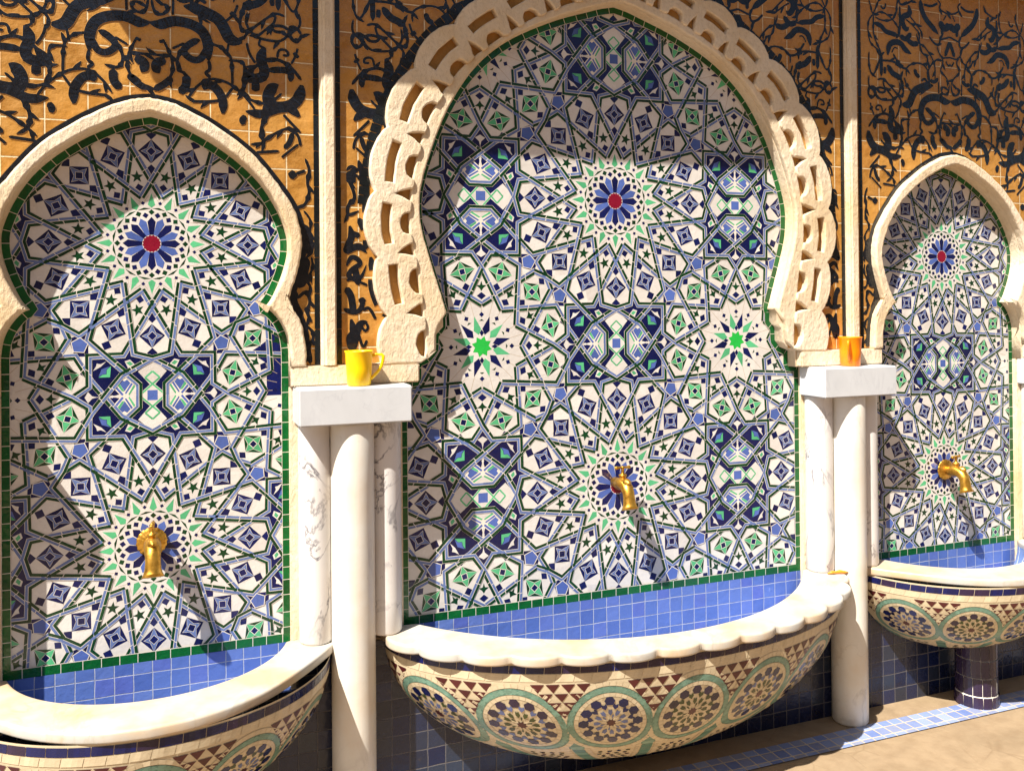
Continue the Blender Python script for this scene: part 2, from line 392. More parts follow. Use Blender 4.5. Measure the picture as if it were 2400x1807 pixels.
# straps: (points, green side: +1 = right of travel, index from which the green changes side)
STRAPS = [
 ([pol(-33.75, .155), (-.0555, .362), TIP0, (.094, .4325), (.183, .55), (.2305, .633), (.43, .621)], 1, 9),
 ([pol(-11.25, .155), (.0885, .3655), (.191, .368), (.191, .466), (.239, .5), (.379, .57)], 1, 9),
 ([pol(56.25, .155), (.1917, .3153), TIP1, (.041, .463), (.041, .5)], -1, 9),
 ([pol(78.75, .155), (.298, .218), TIP2, (.2496, .31), (.36, .5)], -1, 3)]
HW = .0103
def strap(s, P, pts, side, flip, key):
    """double strap: one green and one blue ribbon of short chips with pale joints"""
    n = len(pts); seg = []
    for i in range(n-1): seg.append(((pts[i+1][0]-pts[i][0]), (pts[i+1][1]-pts[i][1])))
    def nrm(i): l = math.hypot(*seg[i]); return (seg[i][1]/l, -seg[i][0]/l)      # right of travel
    mit = []
    for i in range(n):
        if i == 0: m = nrm(0)
        elif i == n-1: m = nrm(n-2)
        else:
            a, b = nrm(i-1), nrm(i); k = 1+a[0]*b[0]+a[1]*b[1]; m = ((a[0]+b[0])/k, (a[1]+b[1])/k)
        mit.append(m)
    # the first and last joint meet their mirror image in a V: lengthen
    for i in range(n-1):
        a, b = pts[i], pts[i+1]; ma, mb = mit[i], mit[i+1]; L = math.hypot(*seg[i])
        base = 8+(hash((key, i)) % 5)*1.2
        def q(t, d): return P((a[0]+ma[0]*d+(b[0]+mb[0]*d-a[0]-ma[0]*d)*t, a[1]+ma[1]*d+(b[1]+mb[1]*d-a[1]-ma[1]*d)*t))
        s.poly([q(0, -HW), q(1, -HW), q(1, HW), q(0, HW)], 'grout', base)
        sd = side if i < flip else -side
        for col, d0, d1 in (('dgreen', .0004, HW-.0007), ('sky', -.0012, -(HW-.0012))):
            k = max(1, round(L/.047+rnd.uniform(-.3, .3))); cuts = [0]+[(j+rnd.uniform(-.15, .15))/k for j in range(1, k)]+[1]; g = .0011/L
            for j in range(k):
                t0, t1 = cuts[j]+(g if j else 0), cuts[j+1]-(g if j < k-1 else 0)
                w = [rnd.uniform(-.0006, .0006) for _ in range(4)]
                s.poly([q(t0, (d0+w[0]*.4)*sd), q(t1, (d0+w[1]*.4)*sd), q(t1, (d1+w[2]*(1 if d1 > 0 else -1))*sd), q(t0, (d1+w[3])*sd)], col, base+.6, .02)

def rosette(s, P, covered=False):
    def R(a, pts): c, w = math.cos(math.radians(a)), math.sin(math.radians(a)); return [P((p[0]*c+p[1]*w, -p[0]*w+p[1]*c)) for p in pts]
    def dia(v, h, w=None): w = w or h; return [(0, v-h), (w, v), (0, v+h), (-w, v)]
    for k in range(16):
        a = k*22.5
        J = lambda e=.0012: rnd.uniform(-e, e)
        # petal: pin-wheel square
        h = .040; v = .305
        s.poly(R(a, [(J(), v+h), (h, v+J()), (J(), v-h), (-h, v+J())]), 'navy', 2, .03)
        o = [(0, v+.0385), (.0105, v+.010), (.0295, v), (.0105, v-.010), (0, v-.0385), (-.0105, v-.010), (-.0295, v), (-.0105, v+.010)]
        s.poly(R(a, [(x*1.09, v+(z-v)*1.03) for x, z in o]), 'grout', 3)
        for i0 in (0, 2, 4, 6):
            tri = [o[i0], o[i0+1], o[(i0+2) % 8], (o[(i0+2) % 8][0]*.35, v+(o[(i0+2) % 8][1]-v)*.35), (o[i0][0]*.35, v+(o[i0][1]-v)*.35)]
            s.poly(R(a, tri), 'sky', 3.6, .03)
        s.poly(R(a, dia(v, .0160, .0155)), 'grout', 4); s.poly(R(a, dia(v, .0142, .0137)), 'navy', 4.6, .03)
        sg = 1 if k % 2 else -1
        s.poly([*R(a, [(sg*.010, v+.031), (sg*.0115, v+.0335), (sg*.031, v+.012), (sg*.0295, v+.0105)])], 'grout', 3)
        s.poly(R(a, dia(.2435, .0185)), 'navy', 2, .03); s.poly(R(a, dia(.3605, .0165)), 'navy', 2, .03)
        b = a+11.25
        s.poly(R(b, [(J(), .175), (.0128, .188+J()), (J(), .201), (-.0128, .188+J())]), 'navy', 2, .03)
        st = []
        for q in range(5):
            st.append((.0205*math.sin(q*2*PI/5+.15), .2235+.0215*math.cos(q*2*PI/5+.15))); st.append((.0085*math.sin((q+.5)*2*PI/5+.15), .2235+.009*math.cos((q+.5)*2*PI/5+.15)))
        s.poly(R(b, st), 'dgreen', 2, .03)
        s.poly(R(b, dia(.1355, .0066)), 'navy', 2, .03); s.poly(R(b, dia(.0945, .0098)), 'navy', 2, .03); s.poly(R(a, dia(.1042, .0095)), 'dgreen', 2, .03)
        # ring of slim triangles
        s.poly(R(b, [(-.0205, .1145), (0, .1205), (.0205, .1145), (0, .1135)]), 'dgreen', 2)
        s.poly(R(a, [(0, .1185), (.0115, .1285), (0, .1665), (-.0115, .1285)]), 'mint', 2, .03)
        # hairline joints of the white field
        s.line(*R(b, [(0, .1425), (0, .152)]), .0008, 'grout', 1)
        for sgn in (-1, 1): s.line(*R(b, [(sgn*.0045, .139), (sgn*.0235, .158)]), .0010, 'tanline', 1)
        for sgn in (-1, 1): s.line(*R(a, [(sgn*.040, .305), (sgn*.058, .312)]), .0010, 'tanline', 1)
        s.line(*R(b, [(0, .201), (0, .206)]), .001, 'tanline', 1)
        # the flower
        s.poly(R(a, [(.0062, .029), (.0127, .0725), (0, .0885), (-.0127, .0725), (-.0062, .029)]), 'navy' if k % 2 == 0 else 'blue', 2.5, .03)
    s.poly(R(0, [pol(x*11.25, .029 if x % 2 else .0255) for x in range(32)]), 'red', 3)

def star12(s, P, plainfield=False):
    def R(a, pts): c, w = math.cos(math.radians(a)), math.sin(math.radians(a)); return [P((p[0]*c+p[1]*w, -p[0]*w+p[1]*c)) for p in pts]
    def dia(v, h, w=None): w = w or h; return [(0, v-h), (w, v), (0, v+h), (-w, v)]
    for k in range(12):
        a = k*30; b = a+15
        if not plainfield: s.poly(R(b, [(0, .040), (.0135, .0575), (.001, .104), (-.0135, .0575)]), 'mint' if k % 2 else 'navy', 2, .03)
        s.poly(R(a, dia(.1065, .0088)), 'navy', 2, .03); s.poly(R(a, [(-.0085, .0855), (.0085, .0855), (0, .0915)]), 'dgreen', 2)
        if k % 3 == 0 and not plainfield: s.poly(R(a, dia(.0455, .0115, .0075)), 'navy', 3)
        s.line(*R(b, [(0, .104), (0, .152)]), .0011, 'tanline', 1)
        s.line(*R(a, [(0, .1155), (0, .136)]), .0011, 'tanline', 1)
        s.poly(R(a, dia(.1685, .0125, .0160)), 'navy', 2, .03)
        st = [(0, .218), (.0045, .2045), (.018, .203), (.0065, .194), (0, .184), (-.0065, .194), (-.018, .203), (-.0045, .2045)]
        s.poly(R(a, st), 'dgreen', 2, .03)
        v = .256; w, h = .045, .036
        s.poly(R(b, [(0, v-h), (w, v), (0, v+h), (-w, v)]), 'dgreen', 2, .03)
        o = []
        for q in range(4):
            r = w if q % 2 else h
            o.append((r*math.sin(q*PI/2), v+r*math.cos(q*PI/2))); o.append((.0165*math.sin(q*PI/2+PI/4), v+.0165*math.cos(q*PI/2+PI/4)))
        s.poly(R(b, [(x*1.08, v+(z-v)*1.08) for x, z in o]), 'grout', 3); s.poly(R(b, o), 'mint', 3.6, .04)
        s.poly(R(b, [(-.0105, v-.0105), (.0105, v-.0105), (.0105, v+.0105), (-.0105, v+.0105)]), 'grout', 4); s.poly(R(b, [(-.0085, v-.0085), (.0085, v-.0085), (.0085, v+.0085), (-.0085, v+.0085)]), 'navy', 4.6, .03)
        s.poly(R(b, dia(.2035, .0150)), 'navy', 2, .03); s.poly(R(b, dia(.3065, .0125, .015)), 'navy', 2, .03)
    s.poly(R(15, [pol(x*22.5, .036 if x % 2 == 0 else .024) for x in range(16)]), 'star', 2.5)

def panel(s, P):
    """the oblong between two stars; local origin at its centre"""
    def Q(pts): return [P(p) for p in pts]
    def four(pts, mat, lvl, t=0):
        for sx in (1, -1):
            for sz in (1, -1): s.poly(Q([(x*sx, z*sz) for x, z in pts]), mat, lvl, t)
    def two(pts, mat, lvl):
        for sz in (1, -1): s.poly(Q([(x, z*sz) for x, z in pts]), mat, lvl)
    fr = [(.191, .132), (.09, .132), (.055, .138), (.061, .1935), (.055, .138), (0, .122)]
    s.poly(Q([(.191, -.132), (.191, -.034), (.239, 0), (.191, .034), (.191, .132), (-.191, .132), (-.191, .034), (-.239, 0), (-.191, -.034), (-.191, -.132)]), 'navy', .6)
    four([(.061, .1935), (.055, .138), (.055, .128), (.092, .128)], 'navy', .8)
    two([(0, .295), (.061, .1935), (.0555, .138), (0, .122), (-.0555, .138), (-.061, .1935)], 'cream', 1.2)
    s.poly(Q([(.041, 0), (0, .0385), (-.041, 0), (0, -.0385)]), 'cream', 1.5)
    two([(0, .118), (.044, .079), (.008, .035), (-.008, .035), (-.044, .079)], 'cream', 1.5)
    s.poly(Q([(-.0158, -.0165), (.0158, -.0165), (.0158, .0165), (-.0158, .0165)]), 'blue', 2, .03)
    for a, b in (((.040, 0), (0, .037)), ((0, .037), (-.040, 0)), ((-.040, 0), (0, -.037)), ((0, -.037), (.040, 0))): s.line(*Q([a, b]), .0066, 'grout', 2); s.line(*Q([a, b]), .0046, 'mint', 2.6)
    for sz in (1, -1):
        d = [(0, .037), (.0225, .058), (0, .079), (-.0225, .058)]
        for i in range(4): s.line(*Q([(d[i][0], d[i][1]*sz), (d[(i+1) % 4][0], d[(i+1) % 4][1]*sz)]), .0046, 'mint', 2.4)
    # octagons
    for sx in (1, -1):
        F = lambda pts: [P((x*sx, z)) for x, z in pts]
        s.poly(F([(.047, .037), (.09, .073), (.100, .070), (.145, 0), (.100, -.070), (.09, -.073), (.047, -.037)]), 'grout', 1.5); s.poly(F([(.050, .028), (.050, -.028), (.074, 0)]), 'cream', 1.8); s.poly(F([(.113, 0), (.122, .0045), (.131, 0), (.122, -.0045)]), 'cream', 2.5); s.poly(F([(.098, 0), (.106, .005), (.114, 0), (.106, -.005)]), 'cream', 2.5)
        for sz in (1, -1):
            K = lambda pts: [P(((.083+x*1.16)*sx, (.001+z*1.16)*sz)) for x, z in pts]
            s.poly(K([(-.0139, .036), (-.005, .046), (.002, .041), (.010, .046), (.0153, .037), (.0014, .0132)]), 'blue', 2)
            s.poly(K([(-.020, .0325), (-.0155, .036), (.0007, .0076), (-.002, .0042)]), 'blue', 2.2)
            s.poly(K([(-.0264, .0257), (-.0225, .031), (-.0080, .0040), (-.0111, .0010)]), 'mint', 2.2)
            s.poly(K([(.0153, .0368), (.0212, .0315), (.0083, .0136), (.0014, .0118)]), 'mint', 2.3)
            s.poly(K([(.0218, .0275), (.0268, .0240), (.0083, .0007), (.0035, .0040)]), 'blue', 2.3)
            s.poly(K([(.029, .0215), (.0435, .0085), (.037, .0015), (.026, .0015), (.0145, .0045)]), 'navy', 2.1)
    four([(.125, .0995), (.128, .0635), (.162, .0635), (.150, .072), (.138, .0735), (.1375, .088)], 'mint', 2)
    four([(.139, .0745), (.150, .0735), (.162, .066), (.153, .090), (.128, .099), (.1385, .088)], 'blue', 2)
    four([(.139, .115), (.155, .098), (.178, .085), (.169, .100), (.167, .109), (.156, .1065)], 'cream', 2)
    for sx in (1, -1): s.poly(Q([(sx*x, z) for x, z in [(.165, 0), (.181, .004), (.193, .018), (.203, 0), (.193, -.018), (.181, -.004)]]), 'cream', 2)
    for sx in (1, -1): s.line(*Q([(sx*.145, 0), (sx*.168, 0)]), .0012, 'grout', 2)
    four([(.054, .1035), (.068, .119), (.084, .114), (.071, .085)], 'cream', 2)
    four([(.0585, .104), (.068, .1135), (.0795, .109), (.068, .0985)], 'mint', 2.6)

def pent(s, P, m):
    Q = lambda pts: [P(ap(m, p)) for p in pts]
    s.poly(Q([(.172, .2575), (.218, .298), (.2496, .31), (.2305, .367), (.191, .368), (.1917, .3153)]), 'navy', .7)
    c = (.2175, .332)
    five = [(c[0]+.0245*math.sin(q*2*PI/5-.53), c[1]+.0245*math.cos(q*2*PI/5-.53)) for q in range(5)]
    s.poly(Q([(c[0]+(p[0]-c[0])*1.12, c[1]+(p[1]-c[1])*1.12) for p in five]), 'grout', 14.8); s.poly(Q(five), 'blue', 15.4, .02)
    for i in range(5):
        a = five[i]; d = ((a[0]-c[0])*2.0+c[0], (a[1]-c[1])*2.0+c[1]); s.line(*Q([a, d]), .0012, 'grout', 1.5)

M['tanline'] = plain('hairline_joint', (176, 156, 128), .9, .1, 60, .1)

def zellige(x0, z0, a, box):
    s = Sheet(0.0, .00009); s.box = (box[0]-.03, box[1]+.03, box[2]-.03, box[3]+.03)
    # white field, cut in irregular chips so that it is never one flat sheet
    nx = 14; nz = 26
    gx = [[(box[0]-.03+(box[1]-box[0]+.06)*i/nx+(rnd.uniform(-.012, .012) if 0 < i < nx else 0), box[2]-.03+(box[3]-box[2]+.06)*j/nz+(rnd.uniform(-.009, .009) if 0 < j < nz else 0)) for j in range(nz+1)] for i in range(nx+1)]
    for i in range(nx):
        for j in range(nz): s.poly([gx[i][j], gx[i+1][j], gx[i+1][j+1], gx[i][j+1]], 'cream', 0, .0)
    for i in range(-1, 2):
        for j in range(-1, 4):
            P = lambda p, i=i, j=j: (x0+(p[0]+i)*a, z0+(p[1]+j)*a)
            rosette(s, P)
            star12(s, lambda p, i=i, j=j: (x0+(p[0]+i+.5)*a, z0+(p[1]+j+.5)*a), a < .85); star12(s, lambda p, i=i, j=j: (x0+(p[0]-1.5)*a, z0+(p[1]+j+.5)*a)) if i == -1 else None
            panel(s, lambda p, i=i, j=j: (x0+(p[0]+i)*a, z0+(p[1]+j+.5)*a))
            panel(s, lambda p, i=i, j=j: (x0+(p[1]+i+.5)*a, z0+(p[0]+j)*a)); panel(s, lambda p, i=i, j=j: (x0+(p[1]-1.5)*a, z0+(p[0]+j)*a)) if i == -1 else None
            for mi, m in enumerate(D4):
                for si, (pts, side, fl) in enumerate(STRAPS):
                    q = [ap(m, p) for p in pts]; det = m[0]*m[3]-m[1]*m[2]
                    strap(s, P, q, side*(1 if det > 0 else -1), fl, mi*4+si)
                pent(s, P, m)
    return s

def border(outline, w, tile, s, lvl=20, mat='bgreen'):
    """row of glazed tiles along a closed or open outline, inside it (to the left of travel)"""
    p = resample(outline, tile/6)
    if math.dist(p[-1], outline[-1]) > 1e-4: p.append(outline[-1])
    q = offset_path(p, -w)
    for i in range(len(p)-1): s.poly([p[i], p[i+1], q[i+1], q[i]], 'grout', lvl-1.5)
    i = 0
    while i < len(p)-1:
        j = min(i+rnd.choice((5, 6, 6, 7)), len(p)-1)
        if len(p)-1-j < 3: j = len(p)-1
        top = p[i:j+1]; bot = q[i:j+1]
        def sh(A):   # leave a joint at both ends
            A = list(A); l0 = math.dist(A[0], A[1]) or 1e-6; l1 = math.dist(A[-1], A[-2]) or 1e-6
            A[0] = (A[0][0]+(A[1][0]-A[0][0])*min(.4, .0009/l0), A[0][1]+(A[1][1]-A[0][1])*min(.4, .0009/l0)); A[-1] = (A[-1][0]+(A[-2][0]-A[-1][0])*min(.4, .0009/l1), A[-1][1]+(A[-2][1]-A[-1][1])*min(.4, .0009/l1)); return A
        b2 = [(b[0]+(t[0]-b[0])*.06, b[1]+(t[1]-b[1])*.06) for t, b in zip(top, bot)]
        s.poly(sh(top)+sh(b2)[::-1], mat, lvl, .035)
        i = j
# ------------------------------------------------------------------ outlines (metres; wall plane Y=0, mosaics on it, viewer at -Y)
XL, XR = -1.361, 1.357
SIDE = spline([(0, 1.072), (.035, 1.064), (.07, 1.052), (.15, 1.010), (.219, .961), (.275, .905), (.317, .837), (.341, .774), (.345, .735), (.341, .70), (.326, .65), (.302, .596), (.283, .571)], 5)+spline([(.284, .570), (.300, .562), (.324, .533), (.341, .494), (.347, .450)], 5)
SIDE_OUT = spline([(0, 1.108), (.035, 1.103), (.072, 1.092), (.156, 1.048), (.246, .982), (.305, .914), (.350, .850), (.370, .80), (.377, .755), (.374, .706), (.360, .65), (.343, .598), (.337, .583)], 5)+spline([(.3375, .582), (.363, .551), (.378, .515), (.386, .46), (.387, .412)], 5)
CEN_A = spline([(0, 1.513), (.045, 1.503), (.091, 1.488), (.219, 1.442), (.365, 1.367), (.478, 1.27), (.562, 1.145), (.616, 1.016), (.645, .918), (.651, .86), (.645, .79), (.62, .70), (.595, .621), (.573, .552)], 6)
CEN = CEN_A+[(.582, .550), (.581, .512), (.602, .490), (.603, .447), (.622, .424), (.655, .411), (.656, .357), (.699, .356)]
FZ, RIM = -.85, -.335

def mirror(h): return [(-x, z) for x, z in h[::-1][:-1]]+h       # from the left foot over the apex to the right foot
def at(pts, x0): return [(x+x0, z) for x, z in pts]
def jit(pts, e): return [(x+rnd.uniform(-e, e), z+rnd.uniform(-e, e)) for x, z in pts]

# ------------------------------------------------------------------ the wall behind everything
wall = thing('fountain_wall', 'rough cream plaster wall with three arched openings that carries the tiled fountains', 'wall', (0, 0, FZ))
comb = [(-2.6, .356)]
for x0, h in ((XL, SIDE), (0, CEN), (XR, SIDE)):
    p = at(mirror(h), x0)
    comb += [(p[0][0], .356)]+[q for q in p if q[1] > .3565]+[(p[-1][0], .356)]
comb += [(2.6, .356), (2.6, 1.95), (-2.6, 1.95)]
put('plaster_face', slab('plaster_face', [comb], .075, -.042, M['plaster'], .0035), wall)
put('masonry', box_mesh('masonry', -2.6, 2.6, .034, .30, FZ, 1.95, M['plaster']), wall)
backs = []
for k, (a, b) in enumerate(((-2.6, XL-.347), (XL+.347, -.699), (.699, XR-.347), (XR+.347, 2.6))):
    put('pier', box_mesh('pier', a, b, -.020, .033, -.6245, .3555, M['plaster'], .003), wall)
# blue tiled dado below the basins
dado = thing('tiled_dado', 'dark blue square glazed tiles on the low wall under the basins', 'tiled wall', (0, -.03, FZ))
spans = [(-2.6, XL-.36, -.368)]
for x0, h, q, e in ((XL, .36, .24, -.455), (0, .70, .55, -.495), (XR, .36, .24, -.455)):
    spans += [(x0-h, x0-q, -.47), (x0-q, x0+q, e-.01), (x0+q, x0+h, -.47)]
spans += [(XL+.36, -.70, -.368), (.70, XR-.36, -.368), (XR+.36, 2.6, -.368)]
for a, b, zt in spans: put('tiles', box_mesh('tiles', a, b, -.030, -.0205, FZ, zt, M['dado']), dado)
put('lower_wall', box_mesh('lower_wall', -2.6, 2.6, -.0203, .0335, FZ, -.625, M['plaster']), wall)

# ------------------------------------------------------------------ three mosaic niches
A_S, A_C = .792, .90
def niche(x0, half, a, zrow, box, label, jamb):
    t = thing('mosaic_niche', label, 'mosaic niche', (x0, 0, FZ))
    s = zellige(x0, zrow, a, box)
    put('mosaic_panel', s.mesh('mosaic_panel'), t)
    g = Sheet(-.0005, .00012)
    up = at(mirror(half), x0)
    ol = [(x0-jamb, -.345), (x0+jamb, -.345)]
    full = [(x0+jamb, -.345)]+up[::-1]+[(x0-jamb, -.345)]
    border(full, .0195, .045 if jamb > .5 else .041, g)
    border([(x0-jamb, -.345), (x0+jamb, -.345)], .0245, .043, g, 21.2)
    put('tile_border', g.mesh('tile_border'), t)
    lin_s = Sheet(-.0020, .0004); x = x0-jamb
    put('splashback', box_mesh('splashback', x0-jamb, x0+jamb, -.004, .0, -.62, -.3455, M['lining']), t)
    return t
nL = niche(XL, SIDE, A_S, -.051, (XL-.36, XL+.36, -.35, 1.08), 'near mosaic niche at the left under a plain pointed horseshoe arch', .347)
nC = niche(0, CEN, A_C, 0.0, (-.71, .71, -.35, 1.52), 'wide middle mosaic niche under the big scalloped and carved arch', .699)
nR = niche(XR, SIDE, A_S, -.051, (XR-.36, XR+.36, -.35, 1.08), 'far mosaic niche at the right under a plain pointed horseshoe arch', .347)

# plain arch frames (raised plaster band, rough edges)
for n, x0 in ((nL, XL), (nR, XR)):
    i = [q for q in mirror(SIDE) if q[1] > .412]; o = mirror(SIDE_OUT)
    f0 = (-.387, .412); ring = [(-.347, .412)]+i+[(.347, .412)]+[q for q in o[::-1]]
    ring = jit(ring, .0012)
    put('arch_band', slab('arch_band', [at(ring, x0)], .035, -.073, M['plaster'], .007, res=3), n)
# carved scalloped arch of the middle niche
LOBE = [(.075, 1.592), (.213, 1.545), (.340, 1.482), (.455, 1.405), (.578, 1.300), (.677, 1.148), (.731, .980), (.750, .800), (.724, .633), (.706, .465)]
base = resample(spline([(-.075, 1.592), (0, 1.601)]+LOBE+[(.712, .340)], 14)[14:], .004)
def sm(i, r=12):   # smoothed outward normal
    x = z = 0
    for k in range(i-r, i+r+1):
        k2 = max(1, min(len(base)-2, k)); a = base[k2-1]; b = base[k2+1]; x += -(b[1]-a[1]); z += (b[0]-a[0])
    l = math.hypot(x, z); return (x/l, z/l)
NRM = [sm(i) for i in range(len(base))]
for i in range(14): e = NRM[14][0]*i/14; NRM[i] = (e, (1-e*e)**.5)
SLEN = (len(base)-1)*.004
def pd(sv, d):
    q = max(0, min(SLEN-.0001, sv))/.004; i = int(q); t = q-i; j = min(i+1, len(base)-1)
    p = (base[i][0]+(base[j][0]-base[i][0])*t, base[i][1]+(base[j][1]-base[i][1])*t); n = (NRM[i][0]+(NRM[j][0]-NRM[i][0])*t, NRM[i][1]+(NRM[j][1]-NRM[i][1])*t)
    return (p[0]+n[0]*d, p[1]+n[1]*d)
cen_s = [min(range(len(base)), key=lambda i: math.dist(base[i], c))*.004 for c in LOBE]
bnd = [0]+[(a+b)/2 for a, b in zip(cen_s, cen_s[1:])]+[cen_s[-1]+.085]
outer = []; inner = []; slots = []
for k in range(len(LOBE)):
    s0, s1 = bnd[k], bnd[k+1]; S_ = lambda t: s0+(s1-s0)*t
    big = 1.35 if k == len(LOBE)-1 else 1
    for j in range(15):
        t = j/15; outer.append(pd(S_(t), .037+.026*big*math.sin(PI*t)**.7))
    top = [pd(S_(t), .009+.007*math.sin(PI*t)) for t in (.17, .27, .38, .5, .62, .73, .83)]
    low = [pd(S_(t), -.017+.007*math.sin(PI*t)) for t in (.82, .72, .62, .5, .38, .28, .18)]
    slots.append(jit(top+low, .0010))
    def ie(t, d): inner.append(pd(S_(t), d+rnd.uniform(-.001, .001)))
    if k: ie(-.125, -.070); ie(-.115, -.058); ie(-.06, -.036); ie(.0, -.021); ie(.035, -.044); ie(.075, -.058); ie(.085, -.070)
    else: ie(0, -.021); ie(.03, -.040); ie(.075, -.058); ie(.085, -.07)
    ie(.19, -.072); ie(.27, -.070)
    for w in range(9):
        an = PI*(w/8); ie(.50-.20*math.cos(an), -.068+.030*math.sin(an)**.75)
    ie(.73, -.070); ie(.80, -.072)
outer.append(pd(bnd[-1], .05)); inner.append(pd(bnd[-1], -.070))
oz = [q for q in outer if q[1] > .412]
iz = [q for q in inner if q[1] > .414]
right_o = oz+[(.795, .412)]; right_i = iz+[(.655, .412)]
ring = [(-x, z) for x, z in right_o[::-1]]+right_o[1:]+right_i[::-1]+[(-x, z) for x, z in right_i[1:]]
holes = []
for sl in slots:
    if min(q[1] for q in sl) > .418: holes += [sl, [(-x, z) for x, z in sl]]
put('scalloped_arch', slab('scalloped_arch', [jit(ring, .0008)]+holes, .028, -.069, M['plaster'], .0045, res=2), nC)
def ringband(d0, d1, step, lo=.415):
    g0 = [q for q in (pd(i*step, d0) for i in range(int(SLEN/step))) if q[1] > lo]; g1 = [q for q in (pd(i*step, d1) for i in range(int(SLEN/step))) if q[1] > lo]
    return [(-x, z) for x, z in g0[::-1]]+g0[1:]+g1[::-1]+[(-x, z) for x, z in g1[1:]]
# ground tinted tan for the shade at the bottom of the cuts, and the plain inner band along the opening
put('carving_shade_ground', slab('carving_shade_ground', [ringband(.030, -.080, .016)], .004, -.0432, M['tan'], .001, res=0), nC)
edge = [(x+.0015, z) for x, z in CEN_A+[(.600, .515), (.608, .49), (.609, .447), (.628, .428), (.650, .416)]]
g0 = [q for q in (pd(i*.01, -.066) for i in range(int(SLEN/.01))) if q[1] > .416 and q[0] >= 0]
inb = [(-x, z) for x, z in g0[::-1]]+g0[1:]+edge[::-1]+[(-x, z) for x, z in edge[1:]]
put('inner_band', slab('inner_band', [jit(inb, .0006)], .022, -.0615, M['plaster'], .006, res=3), nC)
CEN_OUT = [(-x, z) for x, z in right_o[::-1]]+right_o[1:]

# plaster sill course just over the shelves, and the narrow pilasters between the bays
def prism(name, prof, z0, z1, m):   # prof in (x,y)
    bm = bmesh.new(); v0 = [bm.verts.new((x, y, z0)) for x, y in prof]; v1 = [bm.verts.new((x, y, z1)) for x, y in prof]
    bm.faces.new(v0); bm.faces.new(v1[::-1])
    for i in range(len(prof)): bm.faces.new((v0[i], v0[(i+1) % len(prof)], v1[(i+1) % len(prof)], v1[i]))
    bmesh.ops.recalc_face_normals(bm, faces=bm.faces)
    bmesh.ops.bevel(bm, geom=[e for e in bm.edges if abs(e.verts[0].co.z-e.verts[1].co.z) > .1], offset=.005, segments=3, affect='EDGES')
    return bm_mesh(name, bm, m)
for xp, lab in ((-.9125, 'narrow plaster pilaster between the left bay and the middle bay'), (.888, 'narrow plaster pilaster between the middle bay and the right bay')):
    t = thing('plaster_pilaster', lab, 'pilaster', (xp, -.042, .36), 'plaster pilasters between the bays')
    put('shaft', prism('shaft', [(xp-.0205, -.0425), (xp-.0205, -.060), (xp-.012, -.072), (xp+.0205, -.072), (xp+.0205, -.0425)], .413, 1.93, M['plaster']), t)
    a, b = (XL+.350, -.660) if xp < 0 else (.660, XR-.350)
    put('sill', box_mesh('sill', a, b, -.0700, -.0425, .3575, .4118, M['plaster'], .004), t)
for a, b in ((-2.2, XL-.350), (XR+.350, 2.3)):
    put('sill', box_mesh('sill', a, b, -.0700, -.0425, .3575, .4118, M['plaster'], .004), wall)

